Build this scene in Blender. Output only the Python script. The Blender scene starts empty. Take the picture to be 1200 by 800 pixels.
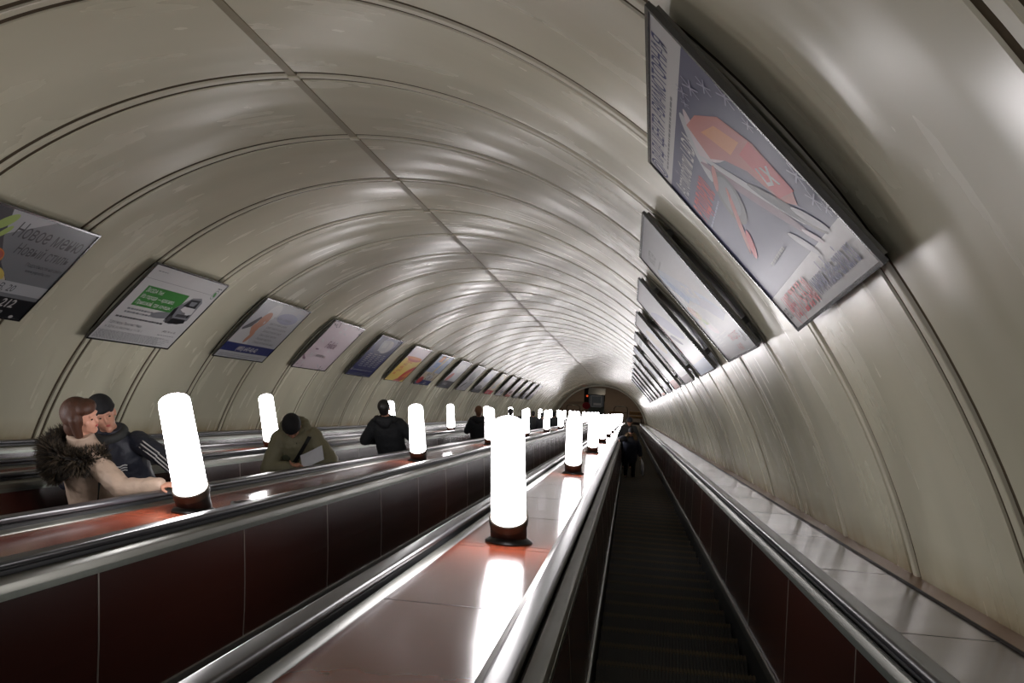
import bpy, bmesh, math, random
import numpy as np
from mathutils import Vector, Matrix, Euler

random.seed(7)
S = bpy.context.scene
COL = S.collection

# ------------------------------------------------------------------ camera
PITCH, YAW, ROLL = math.radians(25.7), math.radians(8.38), math.radians(0.34)
cam_data = bpy.data.cameras.new('camera')
cam = bpy.data.objects.new('camera', cam_data)
COL.objects.link(cam)
cam_data.sensor_fit = 'HORIZONTAL'
cam_data.sensor_width = 36.0
cam_data.lens = 36.0 * 1073 / 1200
cam_data.clip_start = 0.05
cam_data.clip_end = 400
_F = Vector((-math.sin(YAW) * math.cos(PITCH), math.cos(YAW) * math.cos(PITCH), -math.sin(PITCH)))
_R = _F.cross(Vector((0, 0, 1))).normalized()
_D = _F.cross(_R)
_R2 = _R * math.cos(ROLL) + _D * math.sin(ROLL)
_D2 = -_R * math.sin(ROLL) + _D * math.cos(ROLL)
_m = Matrix((_R2, -_D2, -_F)).transposed()
cam.matrix_world = _m.to_4x4()
S.camera = cam

# ------------------------------------------------------------------ world, exposure
world = bpy.data.worlds.new('world')
S.world = world
world.use_nodes = True
world.node_tree.nodes['Background'].inputs[0].default_value = (0.30, 0.30, 0.26, 1)
world.node_tree.nodes['Background'].inputs[1].default_value = 0.05
S.view_settings.view_transform = 'Standard'
S.view_settings.look = 'None'
S.view_settings.gamma = 1
S.view_settings.use_curve_mapping = False
S.view_settings.exposure = 0.0
GLOBE_STRENGTH = 24.0
HALL_FILL = 60.0

# ------------------------------------------------------------------ slope frame
C30, S30 = math.cos(math.pi / 6), math.sin(math.pi / 6)
def P(u, v, w):
    """u: to the right, v: off the slope, w: down along the tunnel"""
    return Vector((u, C30 * w + S30 * v, -S30 * w + C30 * v))
U_AX, N_AX, W_AX = Vector((1, 0, 0)), Vector((0, S30, C30)), Vector((0, C30, -S30))
TU, TV, TR = -2.605, -1.842, 4.272          # tunnel axis and radius
RIB0, RIB = 5.059, 1.58
W0, W1 = -15.0, 84.0
STRIP = (-0.625, -2.575, -4.525)            # centre lines of the lamp strips
ESC = (0.370, -1.60, -3.55, -5.50)          # centre lines of the escalators
RIGHT_SKIRT = 0.865
LEFT_SKIRT = -6.0

# ------------------------------------------------------------------ materials
def nodes_of(name):
    m = bpy.data.materials.new(name)
    m.use_nodes = True
    nt = m.node_tree
    return m, nt, nt.nodes['Principled BSDF']
def mat(name, col, rough=0.5, metal=0.0, spec=0.5, coat=0.0, coat_r=0.05, noise=0.0, nscale=20.0, bump=0.0, bscale=60.0,
        stretch=(1, 1, 1), sheen=0.0, rvar=0.0, emit=0.0):
    m, nt, b = nodes_of(name)
    b.inputs['Base Color'].default_value = (*col, 1)
    b.inputs['Roughness'].default_value = rough
    b.inputs['Metallic'].default_value = metal
    b.inputs['Specular IOR Level'].default_value = spec
    b.inputs['Coat Weight'].default_value = coat
    b.inputs['Coat Roughness'].default_value = coat_r
    b.inputs['Sheen Weight'].default_value = sheen
    if emit:
        b.inputs['Emission Color'].default_value = (*col, 1)
        b.inputs['Emission Strength'].default_value = emit
    if noise or bump or rvar:
        tc = nt.nodes.new('ShaderNodeTexCoord')
        mp = nt.nodes.new('ShaderNodeMapping')
        mp.inputs['Scale'].default_value = stretch
        nt.links.new(tc.outputs['Object'], mp.inputs[0])
        if noise or rvar:
            n = nt.nodes.new('ShaderNodeTexNoise')
            n.inputs['Scale'].default_value = nscale
            n.inputs['Detail'].default_value = 5
            nt.links.new(mp.outputs[0], n.inputs['Vector'])
            if noise:
                mx = nt.nodes.new('ShaderNodeMix'); mx.data_type = 'RGBA'
                mx.inputs[6].default_value = (*[c * (1 - noise) for c in col], 1)
                mx.inputs[7].default_value = (*[min(1, c * (1 + noise)) for c in col], 1)
                nt.links.new(n.outputs[0], mx.inputs[0])
                nt.links.new(mx.outputs[2], b.inputs['Base Color'])
            if rvar:
                mr = nt.nodes.new('ShaderNodeMapRange')
                mr.inputs[1].default_value = 0.3; mr.inputs[2].default_value = 0.7
                mr.inputs[3].default_value = max(0.02, rough - rvar); mr.inputs[4].default_value = rough + rvar
                nt.links.new(n.outputs[0], mr.inputs[0])
                nt.links.new(mr.outputs[0], b.inputs['Roughness'])
        if bump:
            n2 = nt.nodes.new('ShaderNodeTexNoise')
            n2.inputs['Scale'].default_value = bscale
            n2.inputs['Detail'].default_value = 3
            nt.links.new(mp.outputs[0], n2.inputs['Vector'])
            bp = nt.nodes.new('ShaderNodeBump')
            bp.inputs['Strength'].default_value = 1.0
            bp.inputs['Distance'].default_value = bump
            nt.links.new(n2.outputs[0], bp.inputs['Height'])
            nt.links.new(bp.outputs[0], b.inputs['Normal'])
    return m

def lining_material():
    m, nt, b = nodes_of('cream_enamel_lining')
    L, N = nt.links, nt.nodes
    uv = N.new('ShaderNodeUVMap'); uv.uv_map = 'lining'
    def noise(scale, sx, sy, det=5):
        mp = N.new('ShaderNodeMapping'); mp.inputs['Scale'].default_value = (sx, sy, 1)
        L.new(uv.outputs[0], mp.inputs[0])
        n = N.new('ShaderNodeTexNoise'); n.inputs['Scale'].default_value = scale; n.inputs['Detail'].default_value = det
        L.new(mp.outputs[0], n.inputs['Vector']); return n
    big = noise(1.0, 0.9, 0.35)
    streak = noise(1.0, 7.0, 0.6, 1)
    mot = noise(1.0, 2.2, 1.3)
    def rng(src, a, b_, c, d):
        r = N.new('ShaderNodeMapRange'); r.inputs[1].default_value = a; r.inputs[2].default_value = b_
        r.inputs[3].default_value = c; r.inputs[4].default_value = d
        L.new(src, r.inputs[0]); return r.outputs[0]
    def mix(f, c0, c1):
        x = N.new('ShaderNodeMix'); x.data_type = 'RGBA'
        for i, c in ((6, c0), (7, c1)):
            if isinstance(c, tuple): x.inputs[i].default_value = (*c, 1)
            else: L.new(c, x.inputs[i])
        L.new(f, x.inputs[0]); return x.outputs[2]
    c = mix(rng(big.outputs[0], .3, .7, 0, 1), (0.60, 0.575, 0.435), (0.67, 0.645, 0.505))
    # yellow-brown grime that has run down to the foot of the lining
    sep = N.new('ShaderNodeSeparateXYZ'); L.new(uv.outputs[0], sep.inputs[0])
    foot = rng(sep.outputs[1], 0.06, 0.30, 0.75, 0.0)
    mu = N.new('ShaderNodeMath'); mu.operation = 'MULTIPLY'
    L.new(foot, mu.inputs[0]); L.new(rng(mot.outputs[0], .3, .62, .35, 1), mu.inputs[1])
    c = mix(mu.outputs[0], c, (0.27, 0.20, 0.085))
    L.new(c, b.inputs['Base Color'])
    ad = N.new('ShaderNodeMath'); ad.operation = 'ADD'
    L.new(rng(streak.outputs[0], .3, .7, .19, .26), ad.inputs[0]); L.new(rng(mot.outputs[0], .3, .7, -.02, .06), ad.inputs[1])
    L.new(ad.outputs[0], b.inputs['Roughness'])
    b.inputs['Specular IOR Level'].default_value = 0.62
    soft = noise(1.0, 2.4, 0.5, 0)
    b2 = N.new('ShaderNodeBump'); b2.inputs['Distance'].default_value = 0.022; L.new(soft.outputs[0], b2.inputs['Height'])
    L.new(b2.outputs[0], b.inputs['Normal'])
    return m

M_LINING = lining_material()
M_GROOVE = mat('dusty_joint', (0.085, 0.066, 0.042), 0.9, spec=.15, noise=.12)
M_BATTEN = mat('cream_batten', (0.62, 0.59, 0.46), 0.33, noise=.05)
M_RIDGE = mat('tan_ridge_strip', (0.27, 0.235, 0.155), 0.45, noise=.12)
M_PANEL = mat('brown_lacquer_panel', (0.034, 0.0090, 0.0060), 0.22, spec=.45)
M_DECK = mat('red_brown_deck', (0.210, 0.042, 0.017), 0.16, spec=.42, noise=.12, nscale=4, rvar=.02)
M_WALLDECK = mat('brown_wall_deck', (0.072, 0.050, 0.037), 0.20, .85, spec=.3, noise=.15, nscale=4, rvar=.04, bump=.0005, bscale=8)
M_STEEL = mat('brushed_steel', (0.12, 0.12, 0.105), 0.34, 1.0, rvar=.04, nscale=3, noise=.08)
M_DULL = mat('dull_aluminium', (0.17, 0.17, 0.15), 0.44, 1.0, rvar=.04, nscale=3, noise=.12)
M_GREEN = mat('green_grey_metal', (0.20, 0.22, 0.19), 0.33, 0.9, noise=.15)
M_RUBBER = mat('black_rubber_handrail', (0.022, 0.022, 0.026), 0.32, spec=.42)
M_BLACK = mat('black_skirt', (0.010, 0.011, 0.012), 0.42, noise=.2)
M_SEAM = mat('dark_seam', (0.03, 0.022, 0.018), 0.5, 0.4)
M_SEAMLT = mat('light_seam_strip', (0.20, 0.18, 0.155), 0.42, 0.5)
M_TREAD = mat('cast_tread', (0.012, 0.012, 0.011), 0.5, 0.2, noise=.35, nscale=12)
M_NOSE = mat('worn_yellow_nosing', (0.045, 0.030, 0.012), 0.6, noise=.5, nscale=9)
M_FLANGE = mat('brown_angle_iron', (0.24, 0.14, 0.085), 0.36, .45, spec=.4, noise=.12, nscale=6)
M_RIVET = mat('dark_rivet', (0.05, 0.03, 0.025), 0.5, 0.3)
M_LAMPBASE = mat('black_lamp_base', (0.009, 0.008, 0.007), 0.4, 0.2, noise=.3)
M_COLLAR = mat('bronze_collar', (0.055, 0.044, 0.032), 0.45, 0.5, noise=.2)
M_GLOBE = mat('glowing_milk_glass', (1.0, 0.965, 0.985), 0.3, emit=GLOBE_STRENGTH)
M_FRAME = mat('dark_poster_frame', (0.10, 0.10, 0.105), 0.25, 0.9, noise=.1)
M_BOX = mat('grey_poster_box', (0.13, 0.13, 0.12), 0.45, 0.5, noise=.15)
def ink(name, col, rough=.35):
    return mat('print_' + name, tuple(c * .85 for c in col), rough, spec=.30, noise=.04, nscale=3, bump=.0015, bscale=2.2)
INKS = {}
def I(name, col=None):
    if name not in INKS: INKS[name] = ink(name, col)
    return INKS[name]
for n, c in dict(white=(.62, .62, .62), grey=(.22, .23, .25), lilac=(.048, .050, .135), navy=(.018, .028, .16), black=(.012, .013, .016), red=(.60, .03, .04),
                 green=(.055, .26, .055), pink=(.62, .53, .57), blue=(.10, .25, .62), sky=(.33, .42, .60), yellow=(.72, .55, .14), orange=(.70, .24, .06),
                 skin=(.55, .25, .15), darkgrey=(.07, .07, .08), pale=(.50, .51, .54), slate=(.15, .16, .19), mauve=(.22, .12, .17), lime=(.42, .55, .16),
                 brick=(.50, .12, .09), cream=(.66, .58, .42), snow=(.34, .35, .50), midgrey=(.20, .21, .22), brown=(.13, .06, .035)).items():
    I(n, c)

# ------------------------------------------------------------------ mesh helpers
class MB:
    """collects world-space faces, builds ONE mesh object with its origin at o"""
    def __init__(self): self.v, self.f, self.m, self.uv = [], [], [], None
    def face(self, pts, mi=0):
        n = len(self.v); self.v += [Vector(p) for p in pts]; self.f.append(tuple(range(n, n + len(pts)))); self.m.append(mi)
    def grid(self, rows, mi=0, close=False, mis=None):
        n = len(self.v); k = len(rows[0])
        for r in rows: self.v += [Vector(p) for p in r]
        for i in range(len(rows) - 1):
            for j in range(k if close else k - 1):
                a = n + i * k + j; b = n + i * k + (j + 1) % k
                self.f.append((a, b, b + k, a + k)); self.m.append(mi if mis is None else mis[j] if len(mis) == k or len(mis) == k - 1 else mi)
    def box(self, a, x, y, z, mi=0):
        """a: corner, x/y/z edge vectors"""
        a = Vector(a); n = len(self.v)
        for k in range(8):
            self.v.append(a + (x if k & 1 else Vector()) + (y if k & 2 else Vector()) + (z if k & 4 else Vector()))
        for q in ((0, 2, 3, 1), (4, 5, 7, 6), (0, 1, 5, 4), (2, 6, 7, 3), (0, 4, 6, 2), (1, 3, 7, 5)):
            self.f.append(tuple(n + i for i in q)); self.m.append(mi)
    def cbox(self, c, sx, sy, sz, mi=0, X=None, Y=None, Z=None):
        X = X or Vector((1, 0, 0)); Y = Y or Vector((0, 1, 0)); Z = Z or Vector((0, 0, 1))
        self.box(Vector(c) - X * sx / 2 - Y * sy / 2 - Z * sz / 2, X * sx, Y * sy, Z * sz, mi)
    def extr(self, prof, w0, w1, mi=0, caps=True, mis=None, n=1):
        """closed (u,v) profile swept down the slope"""
        rows = [[P(u, v, w0 + (w1 - w0) * i / n) for u, v in prof] for i in range(n + 1)]
        self.grid(rows, mi, True, mis)
        if caps:
            self.face(rows[0], mi); self.face(rows[-1][::-1], mi)
    def tube(self, pts, r, seg=10, mi=0, caps=True):
        pts = [Vector(p) for p in pts]; rows = []
        rr = r if isinstance(r, (list, tuple)) else [r] * len(pts)
        up = Vector((0.13, 0.21, 1)).normalized()
        for i, p in enumerate(pts):
            t = (pts[min(i + 1, len(pts) - 1)] - pts[max(i - 1, 0)]).normalized()
            a = t.cross(up)
            if a.length < .05: a = t.cross(Vector((1, 0, 0)))
            a.normalize(); b = t.cross(a)
            rows.append([p + (a * math.cos(2 * math.pi * j / seg) + b * math.sin(2 * math.pi * j / seg)) * rr[i] for j in range(seg)])
        self.grid(rows, mi, True)
        if caps: self.face(rows[0], mi); self.face(rows[-1][::-1], mi)
    def lathe(self, c, prof, seg=28, mi=0, bottom=None, mis=None):
        """prof (r,z) about the vertical through c"""
        rows = []
        for r, z in prof:
            rows.append([Vector(c) + Vector((r * math.cos(2 * math.pi * j / seg), r * math.sin(2 * math.pi * j / seg), z if not callable(z) else z(r * math.sin(2 * math.pi * j / seg)))) for j in range(seg)])
        for i in range(len(rows) - 1):
            self.grid([rows[i], rows[i + 1]], mi if mis is None else mis[i], True)
        self.face(rows[0], mi); self.face(rows[-1][::-1], mi if mis is None else mis[-1])
    def ball(self, c, rx, ry=None, rz=None, R=None, seg=16, mi=0):
        ry = ry or rx; rz = rz or rx; rows = []; h = seg // 2 + 1
        for i in range(h + 1):
            th = math.pi * i / h
            th = min(max(th, .02), math.pi - .02); row = []
            for j in range(seg):
                ph = 2 * math.pi * j / seg
                q = Vector((rx * math.sin(th) * math.cos(ph), ry * math.sin(th) * math.sin(ph), rz * math.cos(th)))
                row.append(Vector(c) + (R @ q if R else q))
            rows.append(row)
        self.grid(rows, mi, True); self.face(rows[0][::-1], mi); self.face(rows[-1], mi)
    def cap(self, a, b, ra, rb, seg=14, mi=0):
        """tapered capsule"""
        a, b = Vector(a), Vector(b); t = (b - a)
        ln = t.length; t = t.normalized() if ln > 1e-6 else Vector((0, 0, 1))
        x = t.cross(Vector((0, 0, 1)))
        if x.length < .05: x = t.cross(Vector((1, 0, 0)))
        x.normalize(); y = t.cross(x); rows = []
        for k in range(5):
            th = math.pi / 2 * (k + .12) / 4.12; rows.append((a - t * ra * math.cos(th), ra * math.sin(th)))
        for k in range(5):
            th = math.pi / 2 * (1 - (k + .0) / 4.12); rows.append((b + t * rb * math.cos(th), rb * math.sin(th)))
        rr = [[p + (x * math.cos(2 * math.pi * j / seg) + y * math.sin(2 * math.pi * j / seg)) * r for j in range(seg)] for p, r in rows]
        self.grid(rr, mi, True); self.face(rr[0], mi); self.face(rr[-1][::-1], mi)
    def loft(self, rings, seg=20, mi=0):
        """rings: (centre, rx, ry[, yaw])"""
        rows = []
        for g in rings:
            c, rx, ry = g[0], g[1], g[2]; yw = g[3] if len(g) > 3 else 0
            row = []
            for j in range(seg):
                a = 2 * math.pi * j / seg; x, y = rx * math.cos(a), ry * math.sin(a)
                row.append(Vector(c) + Vector((x * math.cos(yw) - y * math.sin(yw), x * math.sin(yw) + y * math.cos(yw), 0)))
            rows.append(row)
        self.grid(rows, mi, True); self.face(rows[0][::-1], mi); self.face(rows[-1], mi)
    def build(self, name, mats, parent=None, o=None, smooth=False, angle=None):
        o = Vector(o) if o is not None else (Vector(parent['_o']) if parent is not None and '_o' in parent else Vector())
        me = bpy.data.meshes.new(name)
        me.from_pydata([tuple(p - o) for p in self.v], [], self.f)
        for mm in (mats if isinstance(mats, (list, tuple)) else [mats]): me.materials.append(mm)
        me.polygons.foreach_set('material_index', self.m)
        bm = bmesh.new(); bm.from_mesh(me)
        bmesh.ops.remove_doubles(bm, verts=bm.verts, dist=1e-5)
        bmesh.ops.recalc_face_normals(bm, faces=bm.faces)
        bm.to_mesh(me); bm.free()
        if smooth:
            me.polygons.foreach_set('use_smooth', [True] * len(me.polygons))
            if angle: me.set_sharp_from_angle(angle=math.radians(angle))
        ob = bpy.data.objects.new(name, me)
        COL.objects.link(ob)
        if parent is not None: ob.parent = parent
        else: ob.location = o
        return ob
def tag(o, label=None, cat=None, group=None, kind=None):
    for k, v in (('label', label), ('category', cat), ('group', group), ('kind', kind)):
        if v: o[k] = v
    return o
def thing(name, label, cat, o=(0, 0, 0), group=None):
    e = bpy.data.objects.new(name, None); COL.objects.link(e)
    e.empty_display_size = .2; e.location = o; e['_o'] = tuple(o)
    return tag(e, label, cat, group)
def copy_tree(o, parent=None):
    c = o.copy(); COL.objects.link(c)
    if parent is not None: c.parent = parent
    for ch in list(o.children): copy_tree(ch, c)
    return c
def struct(name, mb, mats, o=(0, 0, 0), **k):
    return tag(mb.build(name, mats, None, o, **k), kind='structure')

# ------------------------------------------------------------------ the tunnel lining
def lining(name, a0, a1):
    ws = []                                   # (w, radius inset, material of the strip that follows)
    k0 = int(math.floor((W0 - RIB0) / RIB)) + 1
    prof = [(W0, 0, 0)]
    k = k0
    while True:
        w = RIB0 + RIB * k
        if w > 76.5: break
        prof += [(w - .094, 0, 1), (w - .090, .010, 1), (w - .037, .010, 2), (w - .032, -.003, 2), (w - .026, -.006, 2),
                 (w + .026, -.006, 2), (w + .032, -.003, 1), (w + .037, .010, 1), (w + .090, .010, 0), (w + .094, 0, 0)]
        for q in (.4, .8, 1.2): prof.append((w + q, 0, 0))
        k += 1
    prof.append((W1, 0, 0))
    na = max(8, int((a1 - a0) / 1.5)); verts, faces, ms, uvs = [], [], [], []
    aa = [math.radians(a0 + (a1 - a0) * i / na) for i in range(na + 1)]
    for w, d, _ in prof:
        for a in aa:
            r = TR + d; verts.append(tuple(P(TU + r * math.cos(a), TV + r * math.sin(a), w)))
    for i in range(len(prof) - 1):
        for j in range(na):
            n = i * (na + 1) + j; faces.append((n, n + 1, n + na + 2, n + na + 1)); ms.append(prof[i][2])
    me = bpy.data.meshes.new(name); me.from_pydata(verts, [], faces)
    for m in (M_LINING, M_GROOVE, M_BATTEN): me.materials.append(m)
    me.polygons.foreach_set('material_index', ms)
    uv = me.uv_layers.new(name='lining')
    vi = np.zeros(len(me.loops), dtype=np.int32); me.loops.foreach_get('vertex_index', vi)
    wv = np.array([p[0] for p in prof]); av = np.array([min(a, math.pi - a) for a in aa])
    foot = math.radians(14.2)
    co = np.stack([wv[vi // (na + 1)], (av[vi % (na + 1)] - foot) * TR], -1).astype(np.float32)
    uv.data.foreach_set('uv', co.ravel())
    me.polygons.foreach_set('use_smooth', [True] * len(me.polygons)); me.set_sharp_from_angle(angle=math.radians(25))
    ob = bpy.data.objects.new(name, me); COL.objects.link(ob); tag(ob, kind='structure')
    return ob
lining('ceiling', 12.0, 168.0)

mb = MB()                                      # the tan strip along the crown
ar = math.radians(91.55)
for k in range(-12, 46):
    wa, wb = RIB0 + RIB * k + .03, RIB0 + RIB * (k + 1) - .03
    if wb < W0 or wa > 76: continue
    rows = []
    for w in (max(wa, W0), wb):
        rows.append([P(TU + (TR - d) * math.cos(ar + x / TR), TV + (TR - d) * math.sin(ar + x / TR), w) for x, d in ((-.036, -.004), (-.034, .008), (.034, .008), (.036, -.004))])
    mb.grid(rows); mb.face(rows[0]); mb.face(rows[1])
    # the small cover block where the strip crosses a rib
    c = P(TU + (TR - .012) * math.cos(ar), TV + (TR - .012) * math.sin(ar), RIB0 + RIB * k)
    if c.y > P(0, 0, W0).y: mb.cbox(c, .084, .065, .018, 1, U_AX, W_AX, N_AX)
struct('trim_1', mb, [M_RIDGE, M_BATTEN])
mb = MB()                                      # end ring of the tunnel
rows = []
for w, d in ((W1 - .3, .002), (W1 - .3, .10), (W1 + .05, .10), (W1 + .05, -.15)):
    rows.append([P(TU + (TR - d) * math.cos(math.radians(a)), TV + (TR - d) * math.sin(math.radians(a)), w) for a in range(12, 169, 3)])
mb.grid(rows)
struct('trim_2', mb, [M_BATTEN], smooth=True, angle=30)

# ------------------------------------------------------------------ balustrades between the escalators
V_DECK = -.755
def rounded(c, w, h, r=.012, n=4):
    """rounded rectangle profile (u,v), c = centre"""
    out = []
    for sx, sy, a0 in ((1, 1, 0), (-1, 1, 90), (-1, -1, 180), (1, -1, 270)):
        for i in range(n + 1):
            a = math.radians(a0 + 90 * i / n)
            out.append((c[0] + sx * (w / 2 - r) + r * math.cos(a), c[1] + sy * (h / 2 - r) + r * math.sin(a)))
    return out
BW0, BW1 = -14.0, 80.5
SEAM0, SEAM = 3.43, 1.45
def side_assembly(root, c, sgn, o_h, o_face, o_skirt, deck_in, wname):
    """one edge of a balustrade; sgn: which way the escalator lies; o_*: offsets from c"""
    s = lambda x: c + sgn * x
    mb = MB()                                  # inner moulding: sloped bright strip, groove
    mb.extr([(s(deck_in), -.77), (s(deck_in), -.752), (s(deck_in + .006), -.745), (s(o_h - .052), -.733), (s(o_h - .043), -.738), (s(o_h - .043), -.78)], BW0, BW1)
    mb.build('inner_moulding', M_STEEL, root, smooth=True, angle=35)
    mb = MB()
    mb.extr(rounded((s(o_h), -.745), .046, .07, .006), BW0, BW1); mb.build('handrail_guide', M_BLACK, root)
    mb = MB()
    mb.extr(rounded((s(o_h), -.700), .080, .036, .015, 5), BW0, BW1)
    mb.build('handrail', M_RUBBER, root, smooth=True, angle=40)
    mb = MB()                                  # outer moulding
    mb.extr([(s(o_h + .040), -.78), (s(o_h + .040), -.737), (s(o_h + .048), -.731), (s(o_face - .012), -.738), (s(o_face - .002), -.746), (s(o_face + .004), -.762), (s(o_face + .006), -.775),
             (s(o_face - .006), -.775)], BW0, BW1)
    mb.build('outer_moulding', M_DULL, root, smooth=True, angle=30)
    mb = MB(); mb.extr([(s(o_face + .008), -.775), (s(o_face + .010), -.800), (s(o_face - .004), -.800), (s(o_face - .006), -.775)], BW0, BW1)
    mb.build('edge_strip', M_GREEN, root)
    # side panelling with its joint strips
    v0, v1 = -.80, -1.405; n = int((BW1 - BW0) / SEAM) + 2; mb = MB()
    k0 = math.floor((BW0 - SEAM0 - .18) / SEAM)
    for k in range(n):
        a, b = SEAM0 + .18 + SEAM * (k0 + k), SEAM0 + .18 + SEAM * (k0 + k + 1)
        a, b = max(a, BW0), min(b, BW1)
        if b - a < .1: continue
        dd = o_skirt - .016 - o_face
        pv = [(s(o_face + dd * f), v0 + (v1 - v0) * t) for t, f in ((0, 0), (.15, .21), (.3, .42), (.5, .66), (.75, .88), (1, 1))]
        bk = [(s(o_face - .02), v1), (s(o_face - .02), v0)]
        mb.extr(pv + bk, a + .005, b - .005, 0)
        mb.extr([(x + sgn * .0015, y) for x, y in pv] + bk, b - .005, b + .005, 1)
    mb.build('side_panel', [M_PANEL, M_SEAMLT], root)
    mb = MB()
    mb.extr([(s(o_skirt - .02), -1.400), (s(o_skirt - .014), -1.393), (s(o_skirt - .002), -1.397), (s(o_skirt + .004), -1.42), (s(o_skirt + .004), -1.445), (s(o_skirt - .02), -1.445)], BW0, BW1)
    mb.build('skirt_trim', M_DULL, root, smooth=True, angle=30)
    mb = MB()
    mb.extr([(s(o_skirt), -1.445), (s(o_skirt), -1.86), (s(o_skirt - .02), -1.86), (s(o_skirt - .02), -1.445)], BW0, BW1)
    mb.build('skirt', M_BLACK, root)

def deck_mesh(root, u0, u1, material, inset=0.0, w_seam=SEAM0, split=None):
    mb = MB(); k0 = math.floor((BW0 - w_seam) / SEAM); n = int((BW1 - BW0) / SEAM) + 2
    cuts = []
    for k in range(n + 1):
        w = w_seam + SEAM * (k0 + k)
        cuts.append(w)
    if split: cuts += split
    cuts = sorted(x for x in cuts if BW0 < x < BW1); cuts = [BW0] + cuts + [BW1]
    for a, b in zip(cuts, cuts[1:]):
        mb.box(P(u0, V_DECK - .02, a + .0035), P(u1 - u0, 0, 0), P(0, 0, b - a - .007) - P(0, 0, 0), P(0, .02, 0), 0)
        mb.box(P(u0, V_DECK - .02, b - .0035), P(u1 - u0, 0, 0), P(0, 0, .007) - P(0, 0, 0), P(0, .0205, 0), 1)
    return mb.build('deck', [material, M_SEAM], root)

def newel(root, c, o_h, sgn):
    mb = MB(); u = c + sgn * o_h
    pts = []
    for i in range(11):
        a = math.radians(90 - 18 * i); pts.append(P(u, -1.02, BW1) + Vector((0, math.cos(a) * .33, math.sin(a) * .33)))
    mb.tube(pts, .036, 8); mb.build('handrail_return', M_RUBBER, root, smooth=True)

LAMPS_W = [5.2 + 5.9 * k for k in range(13)]
names = ['left of the rightmost escalator', 'right of the couple', 'left of the couple']
balus = []
for i, c in enumerate(STRIP):
    root = thing('balustrade', 'brown balustrade with red deck and black handrails, ' + names[i], 'balustrade', P(c, -1.86, 30), 'lamp carrying balustrades')
    balus.append(root)
    deck_mesh(root, c - .25, c + .25, M_DECK, split=[w - .20 for w in LAMPS_W])
    for sgn in (1, -1):
        side_assembly(root, c, sgn, .335, .435, .50, .25, '')
        newel(root, c, .335, sgn)
# oval loudspeaker grille let into the second deck
mb = MB(); gc = P(-2.50, V_DECK + .002, 5.86)
mb.face([gc + U_AX * x + W_AX * y for x, y in ((-.085, 0), (0, -.20), (.085, 0), (0, .20))], 0)
for k in range(24):
    a = 2 * math.pi * k / 24; b = 2 * math.pi * (k + 1) / 24
    q = [gc + N_AX * .004 + U_AX * (.055 * f * math.cos(t)) + W_AX * (.10 * f * math.sin(t)) for f, t in ((1, a), (1, b), (.8, b), (.8, a))]
    mb.face(q, 1)
for k in range(5):
    mb.cbox(gc + N_AX * .004 + W_AX * (-.05 + .025 * k), .06, .008, .006, 1, U_AX, W_AX, N_AX)
g = mb.build('speaker_grille', [M_DULL, M_SEAM], balus[1]); g['label'] = 'diamond shaped metal plate with a slotted oval'

# wall-side balustrades
def wall_balustrade(c, sgn, label, wall_u, o_h, o_face):
    """c: skirt position; sgn points from the wall to the escalator"""
    root = thing('wall_balustrade', label, 'balustrade', P(c, -1.86, 30), 'wall side balustrades')
    cc = c - sgn * .5
    side_assembly(root, cc, sgn, .5 - o_h, .5 - o_face, .50, .5 - o_h - .118, '')
    d0 = cc + sgn * (.5 - o_h - .118); d1 = wall_u
    # flat green-grey strip beside the moulding, then brown deck, then the riveted angle along the wall
    mb = MB(); g1 = d0 - sgn * .0
    deck_mesh(root, min(g1, d1), max(g1, d1), M_WALLDECK, w_seam=3.70)
    mb = MB(); e0 = wall_u - sgn * -.0
    a0 = wall_u + sgn * .115
    mb.extr([(a0, V_DECK + .001), (a0, V_DECK + .012), (wall_u - sgn * .03, V_DECK + .022), (wall_u - sgn * .03, V_DECK + .001)], BW0, BW1)
    an = mb.build('wall_angle', M_FLANGE, root)
    mb = MB()
    w = BW0 + .2; k = 0
    while w < 46:
        c0 = P(wall_u + sgn * .055, V_DECK + .0175, w)
        mb.ball(c0, .0085, .0085, .004, seg=8); w += (.36, .24)[k % 2]; k += 1
    mb.build('rivets', M_RIVET, an)['kind'] = 'stuff'
    mb = MB(); mb.extr([(a0, V_DECK + .0005), (a0, V_DECK + .011), (a0 + sgn * .006, V_DECK + .011), (a0 + sgn * .006, V_DECK + .0005)], BW0, BW1)
    mb.build('black_joint', M_SEAM, root)
    return root
wall_balustrade(RIGHT_SKIRT, -1, 'narrow balustrade against the right wall with brown deck and riveted angle', 1.545, .062, .018)
wall_balustrade(LEFT_SKIRT, 1, 'narrow balustrade against the left wall behind all the escalators', -6.745, .16, .065)

# ------------------------------------------------------------------ escalators
V_NOSE = -1.53
PITCH_W = .4 / C30
def step_mesh(width, grooves):
    mb = MB(); h = .4 * math.tan(math.pi / 6); x0, x1 = -width / 2, width / 2
    X, Y, Z = Vector((1, 0, 0)), Vector((0, 1, 0)), Vector((0, 0, 1))
    mb.box((x0, -.4, -.03), X * width, Y * .395, Z * .022, 0)
    mb.box((x0, -.395, -.45), X * width, Y * .02, Z * .42, 0)
    if grooves:
        n = 44; p = width / n
        for i in range(n):
            mb.box((x0 + p * i + p * .22, -.398, -.008), X * (p * .56), Y * .360, Z * .008, 0)
            mb.box((x0 + p * i + p * .22, -.038, -.008), X * (p * .56), Y * .036, Z * .0085, 1)
    # rounded ribbed riser below the nose
    rows = []
    for i in range(7):
        z = -.012 - (h + .01) * i / 6; y = -.006 - .03 * (1 - math.cos(i / 6 * math.pi / 2))
        rows.append([(x0, y, z), (x1, y, z)])
    mb.grid(rows, 0)
    mb.box((x0, -.045, -.03), X * width, Y * .042, Z * .0225, 1)
    return mb
def nose(u, k): return P(u, V_NOSE, 0.31 + PITCH_W * k)
K_END = int((BW1 - .3 - .31) / PITCH_W)
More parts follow.
